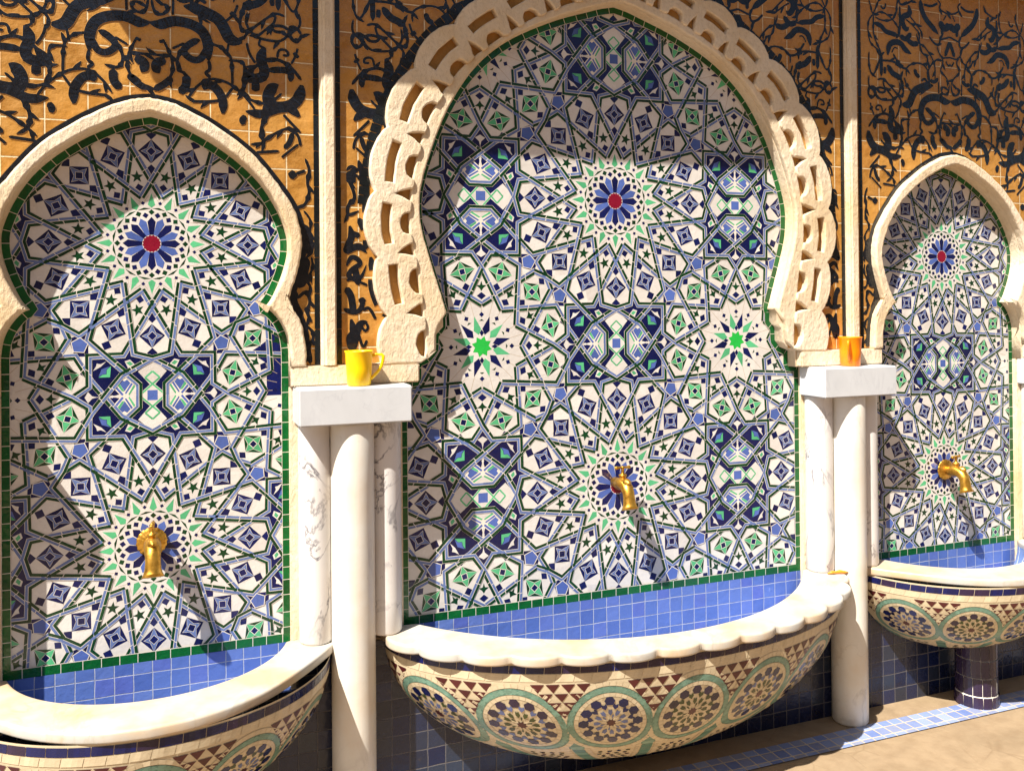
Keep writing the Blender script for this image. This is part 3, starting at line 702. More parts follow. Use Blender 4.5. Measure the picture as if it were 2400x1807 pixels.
# ------------------------------------------------------------------ amber tile murals with black scrollwork
SCROLL=[(8,[(0.373,1.636),(0.365,1.614),(0.356,1.588),(0.335,1.629),(0.330,1.641)]),(9,[(0.353,1.589),(0.373,1.568),(0.379,1.537),(0.372,1.492),(0.353,1.475),(0.329,1.462)]),(9,[(0.353,1.585),(0.355,1.554),(0.353,1.513),(0.334,1.477),(0.322,1.459)]),(9,[(0.349,1.585),(0.329,1.599),(0.300,1.597),(0.266,1.577),(0.246,1.558),(0.234,1.536)]),(9,[(0.346,1.580),(0.315,1.570),(0.271,1.577),(0.251,1.600),(0.247,1.631),(0.244,1.651)]),(11,[(0.298,1.633),(0.301,1.617),(0.313,1.613),(0.320,1.623)]),(20,[(0.354,1.558),(0.319,1.551),(0.300,1.533),(0.271,1.529),(0.234,1.521)]),(12,[(0.237,1.652),(0.232,1.637),(0.207,1.640),(0.172,1.659)]),(24,[(0.193,1.638),(0.187,1.607),(0.217,1.596),(0.222,1.572),(0.207,1.551),(0.192,1.558)]),(9,[(0.187,1.599),(0.157,1.572),(0.132,1.547)]),(8,[(0.207,1.586),(0.182,1.573),(0.142,1.542)]),(24,[(0.137,1.663),(0.132,1.629),(0.112,1.596),(0.086,1.575),(0.053,1.547)]),(14,[(0.122,1.649),(0.086,1.646),(0.056,1.661)]),(10,[(0.056,1.673),(0.041,1.659),(0.048,1.644),(0.025,1.631),(-0.002,1.626)]),(8,[(0.015,1.622),(0.028,1.601)]),(30,[(0.048,1.595),(0.025,1.570),(-0.003,1.590)]),(16,[(0.037,1.584),(0.035,1.545)]),(13,[(0.097,1.535),(0.076,1.514),(0.050,1.508),(0.046,1.540)]),(11,[(0.046,1.528),(-0.002,1.543)]),(22,[(0.234,1.525),(0.207,1.514),(0.182,1.540)]),(22,[(0.207,1.520),(0.177,1.500),(0.147,1.507)]),(24,[(0.291,1.450),(0.285,1.485),(0.261,1.499),(0.231,1.498),(0.212,1.477),(0.182,1.464)]),(8,[(0.273,1.460),(0.261,1.480),(0.246,1.477)]),(13,[(0.266,1.456),(0.251,1.435),(0.232,1.413),(0.202,1.408)]),(26,[(0.256,1.430),(0.236,1.421)]),(10,[(0.157,1.540),(0.147,1.507),(0.122,1.497),(0.097,1.472),(0.081,1.450),(0.071,1.420),(0.073,1.381)]),(10,[(0.061,1.503),(0.051,1.477),(0.035,1.462),(0.035,1.439),(0.046,1.414),(0.019,1.393),(0.004,1.367)]),(18,[(0.023,1.470),(0.007,1.509),(-0.002,1.523)]),(10,[(0.035,1.462),(-0.003,1.468)]),(11,[(0.019,1.452),(0.009,1.436),(-0.002,1.442)]),(10,[(0.206,1.381),(0.207,1.408),(0.187,1.425),(0.152,1.434),(0.122,1.427),(0.102,1.402),(0.102,1.363),(0.122,1.334),(0.147,1.320)]),(10,[(0.106,1.378),(0.107,1.405),(0.086,1.438),(0.053,1.459)]),(18,[(0.167,1.411),(0.162,1.393),(0.144,1.384)]),(15,[(0.137,1.371),(0.121,1.380),(0.111,1.366),(0.127,1.353)]),(16,[(0.096,1.377),(0.076,1.371),(0.056,1.388)]),(10,[(0.056,1.374),(0.055,1.331)]),(11,[(0.004,1.367),(0.009,1.339),(0.025,1.329),(0.043,1.340),(0.038,1.356),(0.023,1.355)]),(34,[(0.227,1.279),(0.197,1.281),(0.182,1.310),(0.167,1.332),(0.142,1.344),(0.112,1.354),(0.081,1.358)]),(10,[(0.375,1.454),(0.377,1.423),(0.372,1.390),(0.357,1.372),(0.329,1.428),(0.324,1.455)]),(17,[(0.322,1.455),(0.321,1.371)]),(12,[(0.321,1.428),(0.280,1.430),(0.246,1.424)]),(26,[(0.312,1.395),(0.298,1.394)]),(24,[(0.293,1.414),(0.271,1.387),(0.246,1.378),(0.234,1.365)]),(11,[(0.338,1.358),(0.314,1.364),(0.281,1.340),(0.241,1.305),(0.231,1.285)]),(11,[(0.314,1.357),(0.310,1.338),(0.295,1.324),(0.261,1.292)]),(13,[(0.382,1.313),(0.367,1.333),(0.348,1.320),(0.357,1.296),(0.376,1.298),(0.382,1.313)]),(13,[(0.348,1.323),(0.329,1.332),(0.303,1.327),(0.314,1.314),(0.339,1.317)]),(11,[(0.376,1.370),(0.379,1.336),(0.353,1.315),(0.329,1.291),(0.300,1.289),(0.261,1.296),(0.237,1.328),(0.241,1.359)]),(13,[(0.261,1.323),(0.231,1.306),(0.221,1.330),(0.229,1.360),(0.234,1.386)]),(11,[(0.216,1.376),(0.207,1.350),(0.181,1.325)]),(20,[(0.209,1.354),(0.200,1.343)]),(12,[(0.234,1.629),(0.235,1.575),(0.237,1.525)]),(9,[(0.147,1.534),(0.137,1.476),(0.112,1.463),(0.106,1.448)]),(30,[(0.142,1.222),(0.141,1.265),(0.127,1.297),(0.096,1.313),(0.055,1.316),(0.025,1.303),(-0.002,1.307)]),(20,[(0.136,1.261),(0.127,1.227),(0.102,1.219),(0.079,1.242),(0.106,1.267),(0.122,1.273)]),(10,[(0.032,1.263),(0.047,1.232),(0.045,1.224),(-0.002,1.225)]),(13,[(0.035,1.263),(0.022,1.258)]),(11,[(0.048,1.232),(0.055,1.196),(0.046,1.166),(0.019,1.138),(0.001,1.136)]),(26,[(0.037,1.205),(0.022,1.208),(0.012,1.195),(0.022,1.177)]),(20,[(0.052,1.169),(0.035,1.151),(0.007,1.133)]),(11,[(0.202,1.160),(0.201,1.203),(0.197,1.238),(0.171,1.261),(0.141,1.265)]),(11,[(0.192,1.226),(0.231,1.224),(0.231,1.185),(0.229,1.147)]),(10,[(0.187,1.240),(0.195,1.280)]),(12,[(0.102,1.273),(0.076,1.242),(0.064,1.212),(0.071,1.188),(0.086,1.183)]),(24,[(0.087,1.179),(0.086,1.148),(0.068,1.131)]),(10,[(0.083,1.261),(0.053,1.244)]),(10,[(0.066,1.213),(0.054,1.214)]),(14,[(0.142,1.222),(0.146,1.198),(0.134,1.188),(0.147,1.177)]),(11,[(0.261,1.097),(0.236,1.131),(0.202,1.160),(0.172,1.172),(0.142,1.172),(0.112,1.150),(0.090,1.118)]),(26,[(0.177,1.084),(0.177,1.123),(0.157,1.153),(0.137,1.157),(0.130,1.143)]),(12,[(0.172,1.119),(0.142,1.113),(0.099,1.111)]),(11,[(0.202,1.154),(0.184,1.127)]),(30,[(0.285,1.270),(0.274,1.236),(0.285,1.209),(0.275,1.186),(0.238,1.186),(0.261,1.218)]),(10,[(0.285,1.268),(0.270,1.274),(0.274,1.290)]),(11,[(0.318,1.244),(0.323,1.267),(0.343,1.266),(0.347,1.253),(0.332,1.253)]),(10,[(0.372,1.275),(0.367,1.256),(0.355,1.231)]),(20,[(0.371,1.260),(0.364,1.252)]),(14,[(0.381,1.189),(0.353,1.223),(0.314,1.241),(0.280,1.232),(0.245,1.200)]),(20,[(0.352,1.183),(0.353,1.208),(0.329,1.213),(0.288,1.208)]),(11,[(0.239,1.277),(0.245,1.250),(0.261,1.225)]),(34,[(0.382,1.176),(0.377,1.146),(0.352,1.117),(0.304,1.112),(0.292,1.136),(0.304,1.162),(0.321,1.172)]),(11,[(0.329,1.149),(0.304,1.127),(0.275,1.118),(0.236,1.131)]),(24,[(0.261,1.174),(0.261,1.149)]),(10,[(0.290,1.182),(0.236,1.177),(0.230,1.139)]),(26,[(0.376,1.089),(0.347,1.113),(0.304,1.101),(0.275,1.089),(0.234,1.095)]),(12,[(0.378,1.046),(0.348,1.076),(0.333,1.092)]),(14,[(0.300,1.097),(0.280,1.068),(0.274,1.037),(0.284,1.010)]),(11,[(0.371,1.048),(0.352,1.056),(0.328,1.050),(0.290,1.025),(0.260,0.998)]),(13,[(0.378,1.010),(0.371,1.040),(0.347,1.053)]),(16,[(0.357,1.045),(0.348,1.015),(0.333,1.002)]),(11,[(0.372,1.014),(0.342,0.989),(0.328,0.976)]),(18,[(0.236,1.081),(0.225,1.070),(0.233,1.060)]),(12,[(0.321,0.993),(0.260,0.986)]),(12,[(0.227,1.282),(0.197,1.280)]),(13,[(0.390,0.976),(0.402,0.944),(0.395,0.911),(0.401,0.887),(0.393,0.858),(0.379,0.842)]),(24,[(0.364,0.938),(0.348,0.923)]),(14,[(0.390,0.943),(0.366,0.934)]),(10,[(0.385,0.834),(0.405,0.806),(0.400,0.773),(0.409,0.741),(0.405,0.714)]),(34,[(0.381,0.797),(0.390,0.757),(0.392,0.716)]),(34,[(0.390,0.708),(0.380,0.660),(0.372,0.623)]),(10,[(0.405,0.708),(0.409,0.676),(0.392,0.647),(0.405,0.623)]),(30,[(0.360,0.619),(0.352,0.587),(0.379,0.538)]),(14,[(0.367,0.595),(0.391,0.615),(0.401,0.583),(0.391,0.562),(0.404,0.530)]),(16,[(0.385,0.526),(0.394,0.461),(0.400,0.416)]),(12,[(0.387,0.522),(0.407,0.505),(0.407,0.481),(0.396,0.469),(0.404,0.422)])]
SCROLL_C=[(20,[(-0.825,0.979),(-0.814,0.942),(-0.804,0.901),(-0.803,0.868),(-0.815,0.834)]),(15,[(-0.858,0.949),(-0.845,0.962),(-0.828,0.950),(-0.846,0.945),(-0.853,0.924),(-0.842,0.900),(-0.836,0.871),(-0.854,0.854),(-0.855,0.825),(-0.825,0.838)]),(30,[(-0.846,0.949),(-0.846,0.912)]),(22,[(-0.826,0.818),(-0.807,0.777),(-0.805,0.731)]),(22,[(-0.851,0.796),(-0.845,0.768),(-0.855,0.743),(-0.860,0.726),(-0.843,0.735),(-0.822,0.739),(-0.804,0.721)]),(18,[(-0.847,0.776),(-0.822,0.768)]),(16,[(-0.860,0.685),(-0.847,0.710),(-0.827,0.702),(-0.823,0.689),(-0.843,0.677),(-0.856,0.656),(-0.823,0.648),(-0.805,0.689)]),(22,[(-0.839,0.685),(-0.827,0.631)]),(12,[(-0.860,0.644),(-0.844,0.648),(-0.802,0.631)]),(22,[(-0.864,0.623),(-0.848,0.602),(-0.842,0.549)]),(16,[(-0.869,0.566),(-0.848,0.557),(-0.824,0.561),(-0.815,0.590),(-0.828,0.590)]),(14,[(-0.815,0.561),(-0.798,0.569),(-0.780,0.536)]),(20,[(-0.823,0.594),(-0.811,0.582)]),(24,[(-0.849,0.537),(-0.841,0.499),(-0.853,0.487),(-0.845,0.454),(-0.828,0.520),(-0.803,0.530)]),(13,[(-0.828,0.495),(-0.816,0.457),(-0.805,0.478)]),(12,[(-0.809,0.528),(-0.801,0.515),(-0.809,0.503),(-0.819,0.515)]),(26,[(-0.793,0.710),(-0.785,0.669),(-0.790,0.631),(-0.773,0.577),(-0.748,0.539)])]

def scroll(s, strokes, fx, blocked, lim, z0=.414, lv=1):
    n = 0
    for w, pts in strokes:
        w = w*.00049*(1.35 if w < 16 else 1.75)
        p = spline(pts, 10) if len(pts) > 2 else [(pts[0][0]+(pts[1][0]-pts[0][0])*t/10, pts[0][1]+(pts[1][1]-pts[0][1])*t/10) for t in range(11)]
        for _ in range(14): p = [p[0]]+[((p[k-1][0]+2*p[k][0]+p[k+1][0])/4, (p[k-1][1]+2*p[k][1]+p[k+1][1])/4) for k in range(1, len(p)-1)]+[p[-1]]
        p = [(fx(x), z) for x, z in p]; L = len(p); thick = w > .0108
        plen = sum(math.dist(a, b) for a, b in zip(p, p[1:]))
        def width(t):
            if thick: return w/2*min(1.05, .05+1.75*math.sin(PI*min(1, t*.97+.03))**.8)
            k = min(1, .35+4*math.sin(PI*t))
            if plen > .09:
                for c0 in (.3, .72): k += .85*math.exp(-((t-c0)*plen/.0065)**2)
            return w/2*k
        for ex, mat, dl in ((.0016, 'halo', 0), (0, 'ink', 1.5)):
            A = []; B = []
            for i in range(L):
                a = p[max(i-1, 0)]; b = p[min(i+1, L-1)]; l = math.dist(a, b) or 1; q = width(i/(L-1))+ex
                A.append((p[i][0]-(b[1]-a[1])/l*q, p[i][1]+(b[0]-a[0])/l*q)); B.append((p[i][0]+(b[1]-a[1])/l*q, p[i][1]-(b[0]-a[0])/l*q))
            for i in range(L-1):
                c = p[i]
                if c[1] < z0 or not lim[0] < c[0] < lim[1] or blocked(*c): continue
                s.poly([A[i], A[i+1], B[i+1], B[i]], mat, lv+dl+(n % 60)*.02)
            # curled leaf springing from the middle of the longer thin stems
            if not thick and plen > .07:
                for c0, sg in ((.45, 1), (.85, -1)):
                    m = int(L*c0); a = p[max(m-2, 0)]; b = p[min(m+2, L-1)]; l = math.dist(a, b) or 1; tx, tz = (b[0]-a[0])/l, (b[1]-a[1])/l
                    lf = []; Ls = .030; e2 = ex
                    for q in range(9):
                        u = q/8; lf.append((p[m][0]+tx*Ls*u*.9-tz*sg*Ls*.55*u**1.6, p[m][1]+tz*Ls*u*.9+tx*sg*Ls*.55*u**1.6))
                    la = []; lb = []
                    for q in range(9):
                        a2 = lf[max(q-1, 0)]; b2 = lf[min(q+1, 8)]; l2 = math.dist(a2, b2) or 1; h = .0052*math.sin(PI*min(1, q/8*.92+.08))**.8+e2
                        la.append((lf[q][0]-(b2[1]-a2[1])/l2*h, lf[q][1]+(b2[0]-a2[0])/l2*h)); lb.append((lf[q][0]+(b2[1]-a2[1])/l2*h, lf[q][1]-(b2[0]-a2[0])/l2*h))
                    for q in range(8):
                        c = lf[q]
                        if c[1] < z0 or not lim[0] < c[0] < lim[1] or blocked(*c): continue
                        s.poly([la[q], la[q+1], lb[q+1], lb[q]], mat, lv+dl+(n % 60)*.02+.007)
        n += 1
def strip(s, path, w, mat, lvl, seg):
    q = offset_path(path, w)
    p = path
    for i in range(len(p)-1): s.poly([p[i], p[i+1], q[i+1], q[i]], mat, lvl)
def edge_tiles(s, x0, x1, lvl=4):
    z = .414
    while z < 1.9:
        h = .0972+rnd.uniform(-.002, .002); s.poly([(x0, z), (x1, z), (x1+rnd.uniform(-.0006, .0006), z+h-.0016), (x0+rnd.uniform(-.0006, .0006), z+h-.0016)], 'black', lvl, .03); z += h
def mural_side(x0, label):
    t = thing('tile_mural', label, 'tile mural', (x0, -.042, .41))
    sh = [(-.427, .414), (-.380, .414)]
    o = [(x*.985, z) for x, z in mirror(SIDE_OUT) if z > .416]
    outl = at([(-.4275, .414), (-.384, .414)]+o+[(.384, .414), (.4275, .414), (.4275, 1.9), (-.4275, 1.9)], x0)
    put('amber_ground', slab('amber_ground', [outl], .004, -.0468, M['amber'], .0008, res=0), t)
    s = Sheet(-.0470, .0004); blk = at(mirror(SIDE_OUT), x0)
    bl = lambda x, z: inside(x, z, blk) or z < .414
    scroll(s, SCROLL, lambda x: x0+x, bl, (x0-.410, x0+.410)); scroll(s, SCROLL, lambda x: x0-x, bl, (x0-.410, x0+.410), lv=1.01)
    oo = resample([q for q in mirror(SIDE_OUT) if q[1] > .416], .01); strip(s, at(oo, x0), -.015, 'ink', 4.2, .05)
    edge_tiles(s, x0-.4265, x0-.4125); edge_tiles(s, x0+.4125, x0+.4265)
    put('scrollwork', s.mesh('scrollwork'), t)
mural_side(XL, 'amber tile mural with bold black scrolls above the near left arch')
mural_side(XR, 'amber tile mural with dense black scrolls above the far right arch')
def mural_mid():
    t = thing('tile_mural', 'amber and black scroll tile mural around the scalloped middle arch', 'tile mural', (0, -.042, .41))
    xa, xb = -.8905, .8665
    CO = [(x, z) for x, z in CEN_OUT]
    o = [(x*.985, z) for x, z in CO if z > .416]
    outl = [(xa, .414), (o[0][0], .414)]+o+[(o[-1][0], .414), (xb, .414), (xb, 1.9), (xa, 1.9)]
    put('amber_ground', slab('amber_ground', [outl], .004, -.0468, M['amber'], .0008, res=0), t)
    s = Sheet(-.0470, .0004); blk = CO+[(CO[-1][0], .3), (CO[0][0], .3)]
    bl = lambda x, z: inside(x, z, blk) or z < .414
    up = [(w, p) for w, p in SCROLL if min(q[1] for q in p) > .90]
    scroll(s, up, lambda x: xa+.430-x, bl, (xa+.016, 0)); scroll(s, up, lambda x: xb-.430+x, bl, (0, xb-.016), lv=1.01)
    up2 = [(w, p) for w, p in up if max(q[0] for q in p) < .40]
    scroll(s, up2, lambda x: xa+.430+x, bl, (xa+.40, 0), lv=1.02); scroll(s, up2, lambda x: xb-.430-x, bl, (0, xb-.40), lv=1.03)
    scroll(s, SCROLL_C, lambda x: x, bl, (xa+.016, 0)); scroll(s, SCROLL_C, lambda x: xa+xb-x, bl, (0, xb-.016))
    ct = [pd(c, .050) for c in [i*.012 for i in range(int(SLEN/.012))]]; ct = [q for q in ct if q[1] > .85]
    bt = ct[::2]
    for i in range(0, len(bt)-1):
        for sg in (1, -1):
            a, b = bt[i], bt[i+1]; l = math.dist(a, b); nx, nz = (b[1]-a[1])/l*-.030, (b[0]-a[0])/l*.030
            g = .03; p = [(a[0]+(b[0]-a[0])*g, a[1]+(b[1]-a[1])*g), (b[0]-(b[0]-a[0])*g, b[1]-(b[1]-a[1])*g)]
            q = [p[0], p[1], (p[1][0]+nx, p[1][1]+nz), (p[0][0]+nx, p[0][1]+nz)]
            s.poly([(x*sg, z) for x, z in q], 'black', 4.4, .04)
    edge_tiles(s, xa+.0005, xa+.0155); edge_tiles(s, xb-.0155, xb-.0005)
    put('scrollwork', s.mesh('scrollwork'), t)
mural_mid()
# ------------------------------------------------------------------ marble shelves and columns
SHX = [-1.868, -.854, .840, 1.857]
side = {0: 'beyond the left edge', 1: 'between the left niche and the middle niche', 2: 'between the middle niche and the far right niche', 3: 'at the right edge of the picture'}
for k, x in enumerate(SHX):
    tag(put('marble_shelf', box_mesh('marble_shelf', x-.152, x+.152, -.150, -.0205, .258, .3572, M['shelf'], .004, 3)), 'thick white marble shelf block on columns '+side[k], 'shelf', 'marble shelves')
    for dx, r, yc, zb, nm, lb in ((-.096, .0455, -.050, RIM+.001, 'small', 'slim veined marble column left of the thick one, '), (.096, .0455, -.050, RIM+.001, 'small', 'slim veined marble column right of the thick one, '), (0, .0595, -.078, FZ+.001, 'big', 'thick plain white marble column down to the floor, ')):
        xc = x+dx
        pr = [(r*.93, zb), (r, zb+.006)]+[(r, zb+(.2565-zb)*i/6) for i in range(1, 6)]+[(r, .2515), (r*.97, .2575)]
        me = lathe('marble_column', pr, xc, yc, M['veined' if nm == 'small' else 'column'], 56)
        o = put('marble_column', me); bpy.context.view_layer.update()
        tag(o, lb+side[k], 'column', 'marble columns')

# ------------------------------------------------------------------ basins
class Bowl:
    def __init__(s, cx, a, b, z0, h): s.cx, s.a, s.b, s.z0, s.h = cx, a, b, z0, h; s._arc()
    def _arc(s):
        N = 400; s.u = [PI*i/N for i in range(N+1)]; s.c = [0]
        for i in range(N): s.c.append(s.c[-1]+math.hypot(s.a*(math.cos(s.u[i+1])-math.cos(s.u[i])), s.b*(math.sin(s.u[i+1])-math.sin(s.u[i]))))
        s.L = s.c[-1]; K = 200; s.t = [PI/2*i/K for i in range(K+1)]; s.d = [0]; rr = (s.a+s.b)/2
        for i in range(K): s.d.append(s.d[-1]+math.hypot(s.b*(math.cos(s.t[i+1])-math.cos(s.t[i])), s.h*(math.sin(s.t[i+1])-math.sin(s.t[i]))))
        s.D = s.d[-1]
    @staticmethod
    def look(xs, ys, x):
        if x <= xs[0]: return ys[0]
        if x >= xs[-1]: return ys[-1]
        lo, hi = 0, len(xs)-1
        while hi-lo > 1:
            m = (lo+hi)//2
            if xs[m] <= x: lo = m
            else: hi = m
        return ys[lo]+(ys[hi]-ys[lo])*(x-xs[lo])/(xs[hi]-xs[lo])
    def p(s, arc, dep, lift=0):
        """arc = metres along the rim from the right end, dep = metres down the belly"""
        u = s.look(s.c, s.u, arc); t = s.look(s.d, s.t, dep)
        ct, st = math.cos(t), math.sin(t)
        q = Vector((s.cx+s.a*ct*math.cos(u), -s.b*ct*math.sin(u), s.z0-s.h*st))
        if lift:
            n = Vector((ct*math.cos(u)/s.a, -ct*math.sin(u)/s.b, -st/s.h)).normalized(); q += n*lift
        return tuple(q)
    def q(s, pc, x, y, lift):   # local chip coordinates (x along the rim at depth y, y = depth)
        t = s.look(s.d, s.t, max(0, y)); k = max(.2, math.cos(t)); return s.p(pc+x/k, y, lift)
class Chips:
    def __init__(s, B): s.B = B; s.v = []; s.f = []; s.i = []; s.names = []; s.n = 0
    def poly(s, pc, pts, mat, lvl):
        B = s.B
        if any(not 0.0 < pc+x/max(.2, math.cos(B.look(B.d, B.t, max(0, y)))) < B.L or y < 0 or y > B.D*.985 for x, y in pts): return
        if mat not in s.names: s.names.append(mat)
        o = len(s.v); s.n += 1
        if area(pts) < 0: pts = pts[::-1]
        s.v += [B.q(pc, x, y, .0006+lvl*.00035+(s.n % 30)*2e-6) for x, y in pts]; s.f.append(tuple(range(o, o+len(pts)))); s.i.append(s.names.index(mat))
    def ring(s, pc, y0, r0, r1, n, mats, lvl, gap=.06, a0=0, a1=2*PI, dia=False):
        for k in range(n):
            a = a0+(a1-a0)*k/n; b = a0+(a1-a0)*(k+1-gap)/n; c = (a+b)/2
            f = lambda r, w: (r*math.sin(w), y0-r*math.cos(w))
            if dia: m = (r0+r1)/2; pts = [f(r0, c), f(m, b+.02), f(r1, c), f(m, a-.02)]
            else: pts = [f(r0, a), f(r0, b), f(r1, b), f(r1, a)]
            s.poly(pc, pts, mats[k % len(mats)], lvl)
def medallion(ch, pc, y0, R, var):
    f = lambda r, w: (r*math.sin(w), y0-r*math.cos(w))
    ch.ring(pc, y0, R*.90, R*1.0, 44, ['bone'], 1.0, .05)
    ch.ring(pc, y0, R*.755, R*.885, 40, ['teal', 'dteal'], 1.2, .0); ch.ring(pc, y0, R*.76, R*.88, 40, ['teal'], 1.6, -.25, dia=True)
    ch.ring(pc, y0, R*.66, R*.745, 36, ['bone'], 1.2, .06)
    q = R*.65; N = 12
    disc = [f(q, 2*PI*k/24) for k in range(24)]
    ch.ring(pc, y0, .001, q, 24, ['bone'], .9, 0)
    A, Bc, Cc = var
    for k in range(N):
        w = 2*PI*k/N; h = PI/N
        c = f(q*.86, w); rr = q*.172
        ch.poly(pc, [(c[0]+rr*(1.0 if i % 3 else 1.12)*math.sin(w+i*PI/3+PI/6), c[1]-rr*math.cos(w+i*PI/3+PI/6)) for i in range(6)], A, 1.4)
        ch.poly(pc, [f(q*.55, w+h), f(q*.66, w+h-.13), f(q*.78, w+h-.10), f(q*.72, w+h), f(q*.78, w+h+.10), f(q*.66, w+h+.13)], Bc, 1.4)
        ch.poly(pc, [f(q*.30, w), f(q*.42, w-.16), f(q*.55, w-.10), f(q*.52, w), f(q*.55, w+.10), f(q*.42, w+.16)], Cc, 1.4)
        ch.poly(pc, [f(q*.17, w+h), f(q*.31, w+h-.10), f(q*.36, w+h), f(q*.31, w+h+.10)], Cc if k % 2 else 'bone', 1.5)
    ch.poly(pc, [f(q*(.17 if i % 2 else .115), 2*PI*i/16) for i in range(16)], 'rowred', 1.7)
def triangles(ch, pc, y0, w, h, rows=4):
    for r in range(rows):
        n = rows-r; zw = w/rows; y = y0+h*r/rows
        for i in range(n):
            x = -w*n/rows/2+zw*(i+.5); ch.poly(pc, [(x-zw*.46, y+.0012), (x+zw*.46, y+.0012), (x, y+h/rows-.0012)], 'rowred', 1.6)
M['dteal'] = glaze('deep_teal_chip', (88, 128, 112), .28, .3, .2)

def basin(name, label, cx, a, b, h, rim_out, rim_in, n_med, R, centre, scallop):
    t = thing('wall_basin', label, 'basin', (cx, 0, RIM-.4), None)
    # marble rim
    ring = rim_out+rim_in
    put('rim', slab('rim', [ring], .027, RIM, M['rim'], .007, 'XY', 3), t, smooth=False)
    # belly
    z0 = RIM-.0275; B = Bowl(cx, a, b, z0, h); NU, NT = 72, 26; v = []; f = []
    for j in range(NT+1):
        for i in range(NU+1): v.append(B.p(B.L*i/NU, B.D*j/NT*.999))
    for j in range(NT):
        for i in range(NU): o = j*(NU+1)+i; f.append((o, o+1, o+NU+2, o+NU+1))
    me = mesh('bowl', v, f, M['bone']); bo = put('bowl', me, t, smooth=True)
    ch = Chips(B); mids = [B.L/2+(k-(n_med-1)/2)*(B.L/n_med if not centre else centre) for k in range(n_med)]
    # header courses: navy then bone
    k = 0; x = .002
    while x < B.L-.002:
        w = .047+rnd.uniform(-.003, .003); x1 = min(x+w, B.L-.002)
        for y0, y1, mt in ((.005, .0255, 'plum' if rnd.random() < .35 else 'navy'), (.027, .048, 'bone')):
            s0 = x+(.0 if mt != 'bone' else .012); m = 4
            for q in range(m): ch.poly(0, [(s0+(x1-x-.0016)*q/m, y0), (s0+(x1-x-.0016)*(q+1)/m, y0), (s0+(x1-x-.0016)*(q+1)/m, y1), (s0+(x1-x-.0016)*q/m, y1)], mt, 1)
        x = x1
    yc = .052+R
    vs = [('navy', 'lilac', 'olive'), ('navy', 'olive', 'lilac'), ('navy', 'lilac', 'olive'), ('plum', 'olive', 'olive'), ('navy', 'navy', 'lilac'), ('plum', 'lilac', 'olive'), ('navy', 'olive', 'lilac')]
    sp = mids[1]-mids[0]
    for k, pc in enumerate(mids):
        medallion(ch, pc, yc, R, vs[k % 7])
    for k in range(len(mids)+1):
        pc = mids[0]+(k-.5)*sp
        triangles(ch, pc, .054, sp*.62, R*.80)
        # green links between the medallions and a second tier that runs under the belly
        ch.ring(pc, yc+R*.55, R*.02, R*.36, 9, ['teal', 'dteal'], .8, .05)
        for q in range(8):
            y = yc+R*(.62+q*.16); ch.poly(pc, [(-R*.13, y), (R*.13, y), (R*.12, y+R*.15), (-R*.12, y+R*.15)], 'teal' if q % 2 else 'dteal', .9)
        for sg in (-1, 1):
            for q in range(10):
                y = yc+R*(.75+q*.13); ch.poly(pc, [(sg*R*.16, y), (sg*R*.25, y), (sg*R*.25, y+R*.12), (sg*R*.16, y+R*.12)], 'bone', 1)
    for pc in mids:
        for r in range(6):
            y = yc+R*(1.12+r*.14); wv = sp*max(.1, math.cos(B.look(B.d, B.t, y)))*.5-R*.30
            n = max(1, int(wv*2/.022))
            for i in range(n):
                x = -wv+(i+.5+(r % 2)*.3)*2*wv/n; e = .0075
                ch.poly(pc, [(x-e, y), (x, y+R*.045), (x+e, y), (x, y-R*.045)] if (i+r) % 2 else [(x-e, y-.003), (x+e, y-.003), (x+e*.6, y+.005), (x-e*.6, y+.005)], ('olive', 'plum', 'rowred', 'navy', 'olive')[(i*3+r) % 5], 1.2)
    put('zellige_skin', mesh('zellige_skin', ch.v, ch.f, [M[k] for k in ch.names], ch.i), bo)
    # tiled inside
    v = []; f = []; NI = 40; ri = [(x, y-.010) for x, y in rim_in]
    pts = resample([(p[0], p[1]) for p in rim_in], .02)
    N = len(pts); K = 8
    for j in range(K+1):
        e = j/K; k = 1-.55*e**2.2
        for x, y in pts: v.append((cx+(x-cx)*k, -.004+(y+.004)*k, RIM-.020-.20*e))
    for j in range(K):
        for i in range(N-1): o = j*N+i; f.append((o, o+1, o+N+1, o+N))
    v.append((cx, -.03, RIM-.222)); c = len(v)-1
    for i in range(N-1): f.append((K*N+i, K*N+i+1, c))
    put('tiled_lining', mesh('tiled_lining', v, f, M['lining_in']), t, smooth=True)
    return t, B

def arc_pts(cx, half, sag, n=40, y0=-.004):
    Rr = (half*half+sag*sag)/(2*sag); yc = Rr-sag; a = math.asin(min(1, half/Rr)); a = a if sag < half else PI-a
    return [(cx+Rr*math.sin(w), y0+yc-Rr*math.cos(w)) for w in [-a+2*a*i/n for i in range(n+1)]]

# middle: wide, scalloped rim
cx = .012; ao, bo_ = .785, .450
def ell(w): return (cx+ao*math.cos(w), -bo_*math.sin(w))
N = 600; W = [PI*i/N for i in range(N+1)]; cu = [0]
for i in range(N): cu.append(cu[-1]+math.dist(ell(W[i]), ell(W[i+1])))
out = [(cx+.795, -.0225)]; nl = 14; Ltot = cu[-1]; e0 = .075
def wat(L): return Bowl.look(cu, W, L)
for k in range(nl):
    for j in range(13):
        tau = j/13; L = e0+(Ltot-2*e0)*(k+tau)/nl; w = wat(L); x, y = ell(w); nx, ny = math.cos(w)/ao, -math.sin(w)/bo_; l = math.hypot(nx, ny); d = .022*math.sin(PI*tau)**.62
        out.append((x+nx/l*d, y+ny/l*d))
w = wat(Ltot-e0); out.append(ell(w)); out.append((cx-.795, -.0225))
inn = [(cx-.698, -.0225)]+[p for p in arc_pts(cx, .690, .360, 60) if p[1] < -.024]+[(cx+.698, -.0225)]
bC, BC = basin('c', 'wide middle wall basin with scalloped white marble rim and mosaic belly', cx, .770, .442, .43, out, inn, 7, .134, .262, True)

